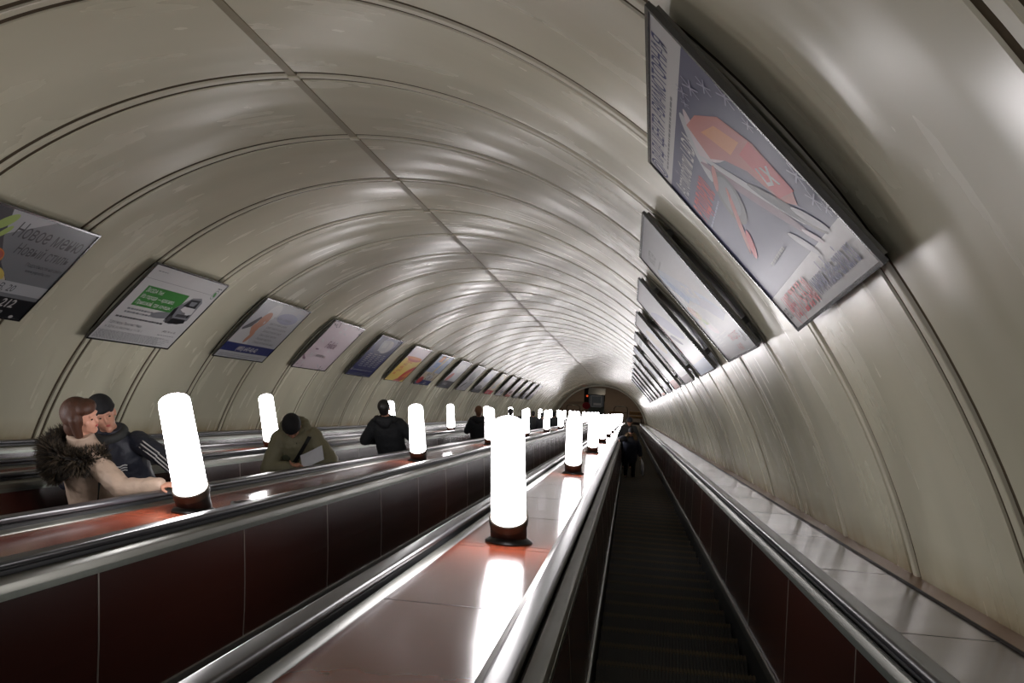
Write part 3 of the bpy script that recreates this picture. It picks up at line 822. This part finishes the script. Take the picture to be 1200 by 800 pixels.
def person(label, top, yaw, height=None, base_y=None, wr=None, hints=None, head_yaw=0, head_pitch=0, head_shift=(0, 0, 0), coat=None, trousers=None, hat=None, hair=None,
           hem=.78, bulk=1.0, lean=0.0, vox=.012, hand_n=None, curl=.5, legs=None, hood=None, face=True, group=None, long_coat=False, feet_u=None, skin=None, puff=.016):
    tp = P(*top)
    fy = tp.y if base_y is None else base_y
    fz = tread_at(fy, top[0])
    H = height or (tp.z - fz); s = H / 1.76
    base = Vector((tp.x if feet_u is None else feet_u, fy, fz))
    Rz = Matrix.Rotation(yaw, 3, 'Z')
    def T(p):
        p = Vector(p); q = Vector((p.x, p.y, p.z)); r = base + Rz @ (q * s)
        r.x += (lean * (1.76 - p.z) * s) if lean else 0
        return r
    if lean: base.z += 0
    inv = lambda p: Rz.transposed() @ (Vector(p) - base) / s
    root = thing('person', label, 'person', base, group)
    wr = wr or {}; hints = hints or {}
    J = {}
    for sx, nm in ((1, 'R'), (-1, 'L')):
        sh = Vector((.185 * sx, 0, 1.405)) + Vector(head_shift) * .45
        w_ = wr.get(nm, (.25 * sx, .10, .86))
        if isinstance(w_, tuple) and w_[0] == 'w': w_ = inv(P(*w_[1:])); w_ = Vector(w_)
        w_ = Vector(w_)
        if lean: w_.x -= 0
        el, w_ = elbow(sh, w_, .30, .275, Vector(hints.get(nm, (.5 * sx, -.6, -.2))))
        J[nm] = (sh, el, w_)
    lg = legs or {}
    feet = {nm: Vector(lg.get(nm, (.105 * sx, .0, 0))) for sx, nm in ((1, 'R'), (-1, 'L'))}
    hs = Vector(head_shift); hc = Vector((0, .02, 1.635)) + hs
    Rh = Matrix.Rotation(head_yaw, 3, 'Z') @ Matrix.Rotation(-head_pitch, 3, 'X')
    Hd = lambda x, y, z: T(hc + Rh @ Vector((x, y, z)))
    RW = Rz @ Rh
    # ---- body: one continuous skin
    mb = MB()
    rings = [(.84, .13, .10, 0), (.92, .15, .105, 0), (1.03, .135, .095, 0), (1.16, .135, .095, .1), (1.30, .155, .10, .3), (1.39, .165, .09, .45), (1.44, .10, .07, .5)]
    mb.loft([(T(Vector((0, 0, z)) + hs * f), rx * s, ry * s, yaw) for z, rx, ry, f in rings])
    mb.cap(T(Vector((0, -.005, 1.40)) + hs * .5), T(hc + Rh @ Vector((0, -.015, -.06))), .060 * s, .054 * s)
    mb.ball(Hd(0, -.008, .022), .077 * s, .095 * s, .103 * s, RW); mb.ball(Hd(0, .022, -.045), .060 * s, .070 * s, .072 * s, RW); mb.ball(Hd(0, .062, -.093), .028 * s, .026 * s, .024 * s, RW)
    mb.cap(Hd(0, .082, .010), Hd(0, .098, -.026), .009 * s, .0130 * s); mb.cap(Hd(-.034, .079, .026), Hd(.034, .079, .026), .011 * s, .011 * s)
    mb.cap(Hd(-.018, .080, -.058), Hd(.018, .080, -.058), .010 * s, .010 * s)
    for sx in (1, -1):
        mb.ball(Hd(.038 * sx, .052, -.025), .023 * s, .023 * s, .026 * s, RW); mb.ball(Hd(.077 * sx, -.004, -.008), .011 * s, .019 * s, .030 * s, RW)
    for sx, nm in ((1, 'R'), (-1, 'L')):
        sh, el, w_ = J[nm]
        mb.cap(T(sh), T(el), .050 * s, .040 * s); mb.cap(T(el), T(w_), .038 * s, .026 * s)
        d = (T(w_) - T(el)).normalized(); n0 = Vector((hand_n or {}).get(nm, Rz @ Vector((-sx, 0, 0)))) if hand_n and nm in hand_n else Rz @ Vector((-sx, 0, 0))
        n0 = (n0 - d * n0.dot(d)).normalized(); a = d.cross(n0)          # n0: out of the palm
        wp = T(w_); Rp = Matrix((a, n0, d)).transposed()
        mb.ball(wp + d * .045 * s, .041 * s, .017 * s, .056 * s, Rp)
        cl = curl if not isinstance(curl, dict) else curl[nm]
        for i, (off, ln) in enumerate(((-.030, .066), (-.010, .076), (.010, .072), (.029, .056))):
            b0 = wp + d * .082 * s + a * off * s; d1 = (d * math.cos(cl * .6) + n0 * math.sin(cl * .6) + a * off * 1.5).normalized(); d2 = d * math.cos(cl * 1.7) + n0 * math.sin(cl * 1.7)
            m1 = b0 + d1 * ln * .55 * s; mb.cap(b0 - d * .01 * s, m1, .0092 * s, .0085 * s, 10); mb.cap(m1, m1 + d2 * ln * .48 * s, .0085 * s, .0072 * s, 10)
        thumb_side = a * (-1)
        t0 = wp + d * .025 * s + thumb_side * .030 * s; t1 = t0 + (d * .55 + thumb_side * .75 + n0 * .35).normalized() * .038 * s
        mb.cap(t0, t1, .0125 * s, .0100 * s, 10); mb.cap(t1, t1 + (d * .85 + thumb_side * .25 + n0 * .45).normalized() * .032 * s, .0100 * s, .0085 * s, 10)
        hip = Vector((.088 * sx, 0, .89)); f = feet[nm]; ank = f + Vector((0, -.01, .085)); kn = (hip + ank) / 2 + Vector((.012 * sx, .045, .01))
        mb.cap(T(hip), T(kn), .070 * s, .044 * s); mb.cap(T(kn), T(ank), .044 * s, .036 * s); mb.cap(T(ank), T(f + Vector((.01 * sx, .13, .03))), .036 * s, .028 * s)
    remesh(mb.build('body', skin or SKIN, root, smooth=True), vox, 3)
    if face:
        for sx in (1, -1):
            e = MB(); e.ball(Hd(.030 * sx, .0835, .004), .0085 * s, .006 * s, .0050 * s, RW, 10); e.build('eye', EYE, root, smooth=True)
        e = MB(); e.ball(Hd(0, .0905, -.053), .017 * s, .0045 * s, .0040 * s, RW, 10); e.ball(Hd(0, .0895, -.060), .014 * s, .0045 * s, .0040 * s, RW, 10); e.build('mouth', LIPS, root, smooth=True)
    # ---- coat
    b = bulk; mb = MB()
    rr = [(hem, .195 * b, .150 * b, 0), (hem + .06, .192 * b, .150 * b, 0), (1.0, .180 * b, .142 * b, 0), (1.15, .182 * b, .142 * b, .1), (1.28, .192 * b, .14 * b, .3), (1.37, .190 * b, .125 * b, .45), (1.43, .145 * b, .10 * b, .5), (1.475, .092, .082, .55), (1.52, .088, .080, .6)]
    if long_coat: rr[0] = (hem, .235 * b, .185 * b, 0)
    mb.loft([(T(Vector((0, 0, z)) + hs * f), rx * s, ry * s, yaw) for z, rx, ry, f in rr], 28)
    for nm in 'RL':
        sh, el, w_ = J[nm]; e2 = el + (w_ - el) * .93
        sg = 1 if nm == 'R' else -1
        mb.cap(T(sh + Vector((-.03 * sg, 0, -.005))), T(el), .078 * s * b, .066 * s * b)
        n = 4
        for i in range(n):                      # gathered folds along the forearm
            p0, p1 = el + (e2 - el) * (i / n), el + (e2 - el) * ((i + 1) / n)
            r0 = (.066 - .012 * i / n) * s * b; mb.cap(T(p0), T(p1), r0, r0 * .90)
    if hood:
        for q in range(7):
            t = math.pi * (q / 6); mb.ball(T(Vector((.11 * math.cos(t), -.05 - .10 * math.sin(t), 1.50 + .03 * math.sin(t))) + hs * .6), .052 * s, .052 * s, .055 * s)
        mb.ball(T(Vector((0, -.15, 1.50)) + hs * .6), .10 * s, .06 * s, .09 * s)
    ct = remesh(mb.build('coat', coat, root, smooth=True), max(.009, vox), 3)
    if puff:
        w = ct.modifiers.new('quilting', 'DISPLACE'); tx = bpy.data.textures.new('quilt', 'CLOUDS'); tx.noise_scale = .07; w.texture = tx; w.strength = puff; w.mid_level = .5; w.texture_coords = 'GLOBAL'
    # ---- trousers, shoes
    mb = MB(); mb.ball(T((0, 0, .88)), .155 * s, .12 * s, .12 * s, Rz)
    for sx, nm in ((1, 'R'), (-1, 'L')):
        f = feet[nm]; hip = Vector((.085 * sx, 0, .86)); ank = f + Vector((0, -.005, .10)); kn = (hip + ank) / 2 + Vector((.012 * sx, .045, .01))
        mb.cap(T(hip), T(kn), .098 * s, .074 * s); mb.cap(T(kn), T(ank), .074 * s, .058 * s)
    remesh(mb.build('trousers', trousers or JEANS, root, smooth=True), max(.012, vox), 2)
    for sx, nm in ((1, 'R'), (-1, 'L')):
        f = feet[nm]; mb = MB()
        mb.ball(T(f + Vector((0, -.02, .055))), .045 * s, .055 * s, .055 * s, Rz); mb.ball(T(f + Vector((.012 * sx, .10, .037))), .047 * s, .095 * s, .037 * s, Rz); mb.cap(T(f + Vector((0, -.01, .09))), T(f + Vector((0, -.01, .13))), .050 * s, .050 * s)
        remesh(mb.build('shoe', SHOE, root, smooth=True), .008, 1)
    # ---- head cover
    if hair:
        mb = MB(); kind, hm = hair
        if kind == 'bob':
            mb.ball(Hd(0, -.036, .022), .098 * s, .104 * s, .112 * s, RW, 24); mb.ball(Hd(0, -.060, -.060), .090 * s, .066 * s, .098 * s, RW, 20)
            for sx in (1, -1): mb.cap(Hd(.078 * sx, -.01, .02), Hd(.070 * sx, .0, -.115), .034 * s, .026 * s)
            mb.ball(Hd(0, .030, .075), .074 * s, .068 * s, .052 * s, RW, 20)
        else:
            mb.ball(Hd(0, -.020, .036), .084 * s, .097 * s, .096 * s, RW, 24); mb.ball(Hd(0, -.060, -.020), .066 * s, .045 * s, .070 * s, RW)
        remesh(mb.build('hair', hm, root, smooth=True), .008 if vox < .01 else .012, 2)
    if hat:
        mb = MB()
        mb.ball(Hd(0, -.014, .052), .090 * s, .108 * s, .092 * s, RW, 24)
        for q in range(12):
            a0, a1 = 2 * math.pi * q / 12, 2 * math.pi * (q + 1) / 12
            g = lambda t: Hd(.082 * math.cos(t), -.012 + .100 * math.sin(t), .040 + .012 * math.sin(t))
            mb.cap(g(a0), g(a1), .015 * s, .015 * s, 8)
        remesh(mb.build('hat', hat, root, smooth=True), .008 if vox < .01 else .012, 2)
    root['_T'] = 0
    return dict(root=root, T=T, Hd=Hd, J=J, s=s, base=base, Rz=Rz, hc=hc, inv=inv, coat=ct, RW=RW)

def fur(name, root, pts, r, n, ln, mats, seed=1, close=False, droop=.3):
    rnd = random.Random(seed); mb = MB(); m = len(pts)
    core = MB()
    for i in range(m - (0 if close else 1)): core.cap(pts[i], pts[(i + 1) % m], r * .8, r * .8, 10)
    for i in range(n):
        t = rnd.random() * (m if close else m - 1); i0 = int(t); a, b = pts[i0], pts[(i0 + 1) % m]; c = a + (b - a) * (t - i0)
        d = Vector((rnd.gauss(0, 1), rnd.gauss(0, 1), rnd.gauss(0, 1))); ax = (b - a).normalized(); d -= ax * d.dot(ax); d.normalize()
        p = c + d * r * .7; tip = p + (d + ax * rnd.gauss(0, .4) + Vector((0, 0, -droop))).normalized() * ln * rnd.uniform(.6, 1.3)
        x = d.cross(ax); w = ln * .09
        mb.face([p + x * w, p - x * w, tip], 1 if rnd.random() < .45 else 0); mb.face([p + ax * w, p - ax * w, tip], 1 if rnd.random() < .45 else 0)
    c = core.build(name, mats[0], root, smooth=True); remesh(c, .014, 1)
    k = mb.build('fur_hairs', mats, c, o=root['_o']); k['kind'] = 'stuff'
    return c

PI = math.pi
# 1  woman in the beige coat, seen from behind, right hand on the near handrail
woman = person('woman with auburn hair in beige coat with dark fur hood, hand on the rail', (-3.62, -.163, 5.56), -.70,
               wr={'R': ('w', -2.935, -.655, 5.577), 'L': (-.16, .16, 1.02)}, hints={'R': (.2, -.3, -.5), 'L': (-.6, -.4, -.2)}, head_yaw=-.85, head_pitch=.05, head_shift=(0, .04, -.01),
               coat=BEIGE, trousers=JEANS, hair=('bob', HAIR_RED), hem=.62, bulk=1.02, vox=.006, hand_n={'R': (0, -.3, -1)}, curl={'R': .5, 'L': .8})
T, Hd, s = woman['T'], woman['Hd'], woman['s']
pts = []
for q in range(11):
    t = -.35 + (math.pi + .7) * q / 10
    pts.append(T((.205 * math.cos(t), .02 - .19 * math.sin(t), 1.40 + .035 * math.sin(t))))
fur('fur_hood', woman['root'], pts, .062, 5200, .065, [FURD, FURL], 3)
pts = [T((-.10 + .05 * q, -.155 - .02 * math.sin(q), 1.36 - .02 * q)) for q in range(4)]
fur('fur_hood', woman['root'], pts, .065, 2200, .06, [FURD, FURL], 5)
mb = MB(); mb.tube([T((.10, .12, 1.35)), T((.215, .02, 1.25)), T((.225, -.04, 1.05)), T((.225, -.02, .92))], .010)
mb.build('bag_strap', STRAP, woman['root'], smooth=True)
bag = thing('shoulder_bag', 'black shoulder bag with silver charms hanging at the side of the woman in beige', 'bag', T((.29, -.03, .86)))
mb = MB(); c = T((.25, -.05, .84)); mb.ball(c, .05, .11, .13, woman['Rz'] @ Matrix.Rotation(.2, 3, 'Z')); mb.ball(c - Vector((0, 0, .07)), .055, .115, .08, woman['Rz'])
remesh(mb.build('bag_body', STRAP, bag, smooth=True), .012)
mb = MB()
for q in range(3): mb.ball(T((.275, -.11, .99 - .035 * q)), .011, .011, .008)
mb.build('zip_pulls', METAL, bag, smooth=True)
mb = MB(); mb.ball(T((.295, -.13, .83)), .022, .012, .016); mb.build('charm', METAL, bag, smooth=True)

# 2  man in the navy track jacket facing the camera
man = person('man in black beanie and navy jacket with white sleeve stripes, facing the woman in beige', (-3.72, -.131, 6.05), PI + .25,
             wr={'L': ('w', -2.945, -.650, 5.90), 'R': (.12, .28, 1.15)}, hints={'L': (-.4, -.3, -.6), 'R': (.6, 0, -.3)}, head_yaw=.50, head_pitch=-.12,
             coat=NAVYC, trousers=JEANS, hair=('short', HAIR_DARK), hat=KNIT, hem=.80, bulk=.98, lean=.14, vox=.006, hand_n={'L': (0, .2, -1)}, curl={'L': .6, 'R': .8})
T, J = man['T'], man['J']
sh, el, w_ = J['L']
mb = MB()
up = Vector((0, 0, 1))
for off in (-.024, 0, .024):
    q = []
    for a, b, r0, r1, n in ((sh + (el - sh) * .35, el, .076, .067, 8), (el, el + (w_ - el) * .86, .067, .056, 8)):
        for i in range(n + 1):
            c = T(a + (b - a) * i / n); d = (T(b) - T(a)).normalized(); side = Vector((0, -1, 0)); side = (side - d * side.dot(d)).normalized(); rad = (side * 1.0 + up * .75 + d.cross(side) * 0).normalized()
            lat = d.cross(rad).normalized(); R_ = (r0 + (r1 - r0) * i / n) * man['s'] * .98
            q.append(c + (rad * math.cos(off / R_) + lat * math.sin(off / R_)) * (R_ + .002))
    mb.tube(q, .0052, 6)
mb.build('sleeve_stripes', WHITE, man['root'], smooth=True)
mb = MB()
for i in range(3):
    c = [T((-.085 + .016 * j + .006 * i, .139 - .004 * abs(j - 3), 1.285 - .020 * i + .006 * math.sin(j * 1.3))) for j in range(6)]
    mb.tube(c, .0045, 6)
mb.build('chest_emblem', WHITE, man['root'])
mb = MB()
for q in range(16):
    t0, t1 = 2 * PI * q / 16, 2 * PI * (q + 1) / 16
    mb.cap(T((.092 * math.cos(t0), .02 + .092 * math.sin(t0), 1.485)), T((.092 * math.cos(t1), .02 + .092 * math.sin(t1), 1.485)), .034 * man['s'], .034 * man['s'], 8)
remesh(mb.build('scarf', CHARC, man['root'], smooth=True), .01)

# 3  man in the olive parka reading
g = person('man in a black beanie and olive green parka, head bowed over a folded paper', (-3.36, -.230, 9.36), PI + .30, height=1.83, base_y=P(-3.5, -.23, 9.36).y - .33,
           wr={'R': (.035, .335, 1.175), 'L': (-.055, .345, 1.215)}, hints={'R': (.9, -.25, -.25), 'L': (-.9, -.25, -.25)}, head_pitch=.72, head_shift=(.03, .115, -.115),
           coat=OLIVE, trousers=OLIVED, hair=('short', HAIR_DARK), hat=KNIT, hem=.70, bulk=1.20, vox=.006, hand_n={'R': (.2, 0, 1), 'L': (-.2, 0, 1)}, curl=.75, hood=True)
T = g['T']
mb = MB(); q = [Vector((.13, .165, 1.42)), Vector((.09, .185, 1.36)), Vector((.0, .192, 1.22)), Vector((-.10, .188, 1.08)), Vector((-.17, .165, .98)), Vector((-.21, .11, .86))]
q = [Vector((-v.x, v.y + .016, v.z)) for v in q]
rows = [[T(v + Vector((-.018, .0, -.006))), T(v + Vector((-.016, .008, -.006))), T(v + Vector((.016, .008, .006))), T(v + Vector((.018, 0, .006)))] for v in q]
mb.grid(rows, 0, True); mb.build('bag_strap', STRAP, g['root'])
mb = MB(); c = T((.115, .180, 1.20)); mb.ball(c, .042, .012, .042, g['Rz']); mb.build('breast_badge', OLIVED, g['root'], smooth=True)
mb = MB(); mb.cap(T((0, .182, 1.36)), T((0, .186, .76)), .006, .006, 8); mb.build('zip', OLIVED, g['root'])
pp = thing('folded_paper', 'folded white paper held by the man in the olive parka', 'paper', T((-.13, .38, 1.08)))
mb = MB(); A = T((-.05, .40, 1.20)); ux = (T((-.26, .37, 1.27)) - A); uy = (T((-.04, .35, 1.325)) - A)
nz = ux.cross(uy).normalized()
def pr(a, b, h): return A + ux * a + uy * b + nz * h
for h in (0, .004):
    rows = [[pr(a, b, h + .02 * math.sin(a * 5) + .012 * (b - .5) ** 2 * 4 + (.05 * h)) for b in (0, .25, .5, .75, 1)] for a in [i / 8 for i in range(9)]]
    mb.grid(rows)
mb.grid([[pr(a, b, .006 + .02 * math.sin(a * 5) + .10 * max(0, a - .55)) for b in (.0, .5, 1.0)] for a in [.3 + i * .1 for i in range(8)]])
mb.build('sheet', PAPER, pp, smooth=True)

# 4  man in black, back to the camera
b4 = person('dark haired man in a bulky black jacket, back turned, leaning toward the handrail', (-3.56, -.045, 12.98), .15,
            wr={'R': (.30, .12, .92), 'L': (-.20, .18, 1.02)}, hints={'R': (.6, -.5, .1), 'L': (-.6, -.5, -.1)}, coat=BLACKC, trousers=JEANS, hair=('short', HAIR_DARK), hem=.70, bulk=1.13, lean=.10, vox=.009, hood=True, face=False)
# 5  person in black with tan hat
b5 = person('person in a long black coat and tan knitted hat, seen from behind', (-3.52, -.075, 21.35), .1,
            wr={'L': (-.16, .25, 1.15), 'R': (.12, .25, 1.15)}, hints={'L': (-.5, -.6, -.6), 'R': (.5, -.6, -.6)}, coat=BLACKC, hair=('short', HAIR_TAN), hat=HAIR_TAN, hem=.35, bulk=1.18, long_coat=True, face=False, hood=True)
far = [((-3.56, -.085, 27.5), 'dark haired person whose head shows above the nearest glowing lamp, left of another', BLACKC, None, 0),
       ((-3.45, -.095, 29.9), 'dark haired person whose head shows just right of the nearest glowing lamp', BLACKC, None, 0),
       ((-3.74, -.150, 35.9), 'bareheaded person in a dark grey coat, left one of a pair far down', CHARC, None, .1),
       ((-3.34, -.19, 35.4), 'person in a black coat, right one of a pair far down', BLACKC, KNIT, -.1),
       ((-3.50, -.16, 43.0), 'person in a charcoal coat holding something red, far down the tunnel', CHARC, KNIT, .2)]
for tp, lab, cm, ht, yw in far:
    q = person(lab, tp, yw, coat=cm, hat=ht, hair=('short', HAIR_DARK), hem=.5, bulk=1.12, vox=.016, face=False, group='distant riders going down')
red = thing('red_bag', 'bright red bag beside the farthest rider in charcoal', 'bag', q['T']((.30, .0, .9)))
mb = MB(); T = q['T']; mb.loft([(T((.30, 0, .62)), .09, .06), (T((.30, 0, .70)), .11, .07), (T((.28, 0, .92)), .08, .05), (T((.27, 0, .98)), .02, .02)]); mb.tube([T((.24, 0, .95)), T((.26, 0, 1.02)), T((.30, 0, .95))], .008)
mb.build('bag_body', REDC, red, smooth=True)
# on the right escalator
ch = person('child in dark padded jacket with tan fur hood, on the rightmost escalator', (.07, -.345, 22.6), PI, wr={'R': ('w', -.275, -.67, 22.0), 'L': (-.33, .05, .80)},
            coat=NAVYC, hat=KNIT, hem=.66, bulk=1.22, vox=.012, legs={'R': (.10, 0, 0), 'L': (-.13, .05, 0)})
T = ch['T']
fur('fur_hood', ch['root'], [T((.15 * math.cos(t), .06 - .0 + .05 * math.sin(t) * 0, 1.56 - .14 * math.cos(t * 0) * 1 + .20 * math.sin(t))) for t in [-.5 + (PI + 1.0) * k / 10 for k in range(11)]], .030, 1400, .04, [FURT, FURT], 8)
cb = thing('carrier_bag', 'grey white carrier bag in the hand of the child on the right', 'bag', T((-.38, .06, .55)))
mb = MB(); T2 = lambda x, z: T((x, .06, z)); mb.loft([(T2(-.42, .22), .03, .10), (T2(-.42, .25), .045, .13), (T2(-.40, .55), .035, .12), (T2(-.36, .70), .012, .05)], 14)
mb.tube([T2(-.36, .68), T2(-.345, .76), T2(-.36, .69)], .006); mb.build('bag_body', PAPER, cb, smooth=True)
person('tall person in a dark blue hat standing behind the child on the rightmost escalator', (.02, -.105, 26.2), PI, coat=CHARC, hat=NAVYC, hem=.5, bulk=1.2, vox=.014)

# ------------------------------------------------------------------ the hall below
ye, ze = P(0, -1.5, 84).y, P(0, -1.5, 84).z
M_HALL = mat('brown_marble', (0.050, 0.036, 0.028), 0.35, noise=.3, nscale=2)
M_HFLOOR = mat('brown_granite_floor', (0.060, 0.045, 0.036), 0.35, noise=.25, nscale=3)
M_WOOD = mat('yellow_wood', (0.22, 0.12, 0.045), 0.45, noise=.2)
X, Y, Z = Vector((1, 0, 0)), Vector((0, 1, 0)), Vector((0, 0, 1))
mb = MB(); mb.box((-9.5, ye - 3.2, ze - .1), X * 14, Y * 14, Z * .1); struct('floor', mb, M_HFLOOR)
mb = MB(); mb.box((-9.5, ye + 9.5, ze), X * 14, Y * .2, Z * 5)
for k in range(14): mb.box((-9.45 + k, ye + 9.46, ze + .02), X * .96, Y * .04, Z * 4.9)
struct('wall_back', mb, M_HALL)
for nm, x in (('wall_left', -9.7), ('wall_right', 4.5)):
    mb = MB(); mb.box((x, ye - 1, ze), X * .2, Y * 11, Z * 5); struct(nm, mb, M_HALL)
mb = MB(); mb.box((-9.5, ye + 2.3, ze + 4.6), X * 14, Y * 8, Z * .2); struct('ceiling', mb, M_BATTEN)
# attendant's glass booth
bo = thing('attendant_booth', 'small glazed attendant booth with a white framed window at the foot of the tunnel', 'booth', (-3.1, ye + 3.0, ze))
mb = MB(); mb.cbox((-3.1, ye + 3.0, ze + .45), 1.5, 1.2, .9); mb.build('counter', M_GREEN, bo)
mb = MB()
for sx in (-.72, .72):
    for sy in (-.57, .57): mb.cbox((-3.1 + sx, ye + 3 + sy, ze + 1.5), .07, .07, 1.3)
mb.cbox((-3.1, ye + 3, ze + 2.15), 1.56, 1.26, .07); mb.build('frame', M_BLACK, bo)
M_GLASS = mat('booth_glass', (0.25, 0.28, 0.30), 0.08, spec=.8)
mb = MB(); mb.cbox((-3.1, ye + 2.44, ze + 1.5), 1.36, .02, 1.2); mb.build('window', M_GLASS, bo)
M_NOTICE = mat('white_notice', (0.62, 0.62, 0.62), 0.4)
mb = MB()
for a, b_, c, d in ((-.5, -.44, -.1, 1.1), (.44, .5, -.1, 1.1), (-.5, .5, 1.04, 1.1), (-.5, .5, -.1, -.04)):
    mb.box((-3.1 + a, ye + 2.38, ze + .95 + c), X * (b_ - a), Y * .03, Z * (d - c))
mb.build('window_frame', M_NOTICE, bo)
mb = MB(); mb.cbox((-3.0, ye + 2.41, ze + 1.15), .7, .02, .25); mb.build('notice', M_NOTICE, bo)
# stop disc
sg = thing('round_sign', 'dark red round sign left of the attendant booth', 'sign', (-4.0, ye + 2.2, ze))
mb = MB(); mb.tube([(-4.0, ye + 2.2, ze), (-4.0, ye + 2.2, ze + .8)], .03); mb.build('post', M_DULL, sg)
mb = MB(); mb.tube([(-4.0, ye + 2.20, ze + 1.05), (-4.0, ye + 2.16, ze + 1.05)], .36, 28); mb.build('disc', mat('dark_red_enamel', (.22, .012, .02), .4), sg)
# signal light
tl = thing('signal_light', 'dark signal box with a glowing orange red lamp above the round sign', 'signal', (-4.1, ye + 4.6, ze))
mb = MB(); mb.cbox((-4.1, ye + 4.6, ze + 1.05), .5, .35, 2.1); mb.build('cabinet', M_BLACK, tl)
mb = MB(); mb.tube([(-4.05, ye + 4.43, ze + .85), (-4.05, ye + 4.39, ze + .85)], .10, 18); mb.build('lens', mat('orange_red_glow', (1, .12, .03), .3, emit=.6), tl)
# pipe railings
for k, (cx, cy, lab) in enumerate(((-5.2, ye + 2.2, 'chrome hoop railing at the tunnel foot, left of the red disc'), (-.8, ye + 2.5, 'chrome hoop railing at the tunnel foot, right of the booth'))):
    r = thing('hoop_railing', lab, 'railing', (cx, cy, ze), 'hoop railings'); mb = MB()
    pts = [Vector((cx - .62, cy, ze)), Vector((cx - .62, cy, ze + .75))] + [Vector((cx - .62 + .28 * (1 - math.cos(t)), cy, ze + .75 + .28 * math.sin(t))) for t in (.5, 1.0, 1.57)] + \
          [Vector((cx + .62 - .28 * (1 - math.cos(t)), cy, ze + .75 + .28 * math.sin(t))) for t in (1.57, 1.0, .5)] + [Vector((cx + .62, cy, ze + .75)), Vector((cx + .62, cy, ze))]
    mb.tube(pts, .035, 10); mb.build('hoop', M_STEEL, r, smooth=True); mb = MB(); mb.tube([(cx - .62, cy, ze + .4), (cx + .62, cy, ze + .4)], .022, 8); mb.build('rail', M_STEEL, r, smooth=True)
# wooden benches beside the booth
for cx, cy, lab in ((-6.9, ye + 1.6, 'yellow wooden bench at the left side of the tunnel foot'), (.6, ye + 1.7, 'yellow wooden bench at the right side of the tunnel foot'), (-1.2, ye + 1.5, 'yellow wooden bench in front of the right hoop railing')):
    bn = thing('wooden_bench', lab, 'bench', (cx, cy, ze), 'benches at the tunnel foot')
    mb = MB(); mb.cbox((cx, cy, ze + .45), 1.2, .4, .06); mb.build('seat', M_WOOD, bn)
    mb = MB(); mb.cbox((cx, cy + .2, ze + .75), 1.2, .04, .35); mb.build('backrest', M_WOOD, bn)
    for sx in (-.5, .5): mb = MB(); mb.cbox((cx + sx, cy, ze + .21), .06, .36, .42); mb.build('leg', M_BLACK, bn)
for x in (-5.5, -2.6, .3):  # added fill lights with made-up housings, brightening the hall and tunnel foot
    lt = thing('hall_fill_light', 'added fill light under the lower hall ceiling, at x %s' % ('left' if x < -4 else 'centre' if x < 0 else 'right'), 'light', (x, ye + 5, ze + 4.6))
    lt['label'] = 'added fill light under the lower hall ceiling, ' + ('left one' if x < -4 else 'middle one' if x < 0 else 'right one')
    mb = MB(); mb.cbox((x, ye + 5, ze + 4.56), .7, .7, .08); mb.build('fill_housing', M_DULL, lt)
    ld = bpy.data.lights.new('hall_fill', 'AREA'); ld.energy = HALL_FILL; ld.size = .6; ld.color = (1, .85, .65)
    lo = bpy.data.objects.new('hall_fill', ld); COL.objects.link(lo); lo.location = (0, 0, -.1); lo.parent = lt
for o in bpy.data.objects:
    for k in ('_o', '_T'):
        if k in o: del o[k]
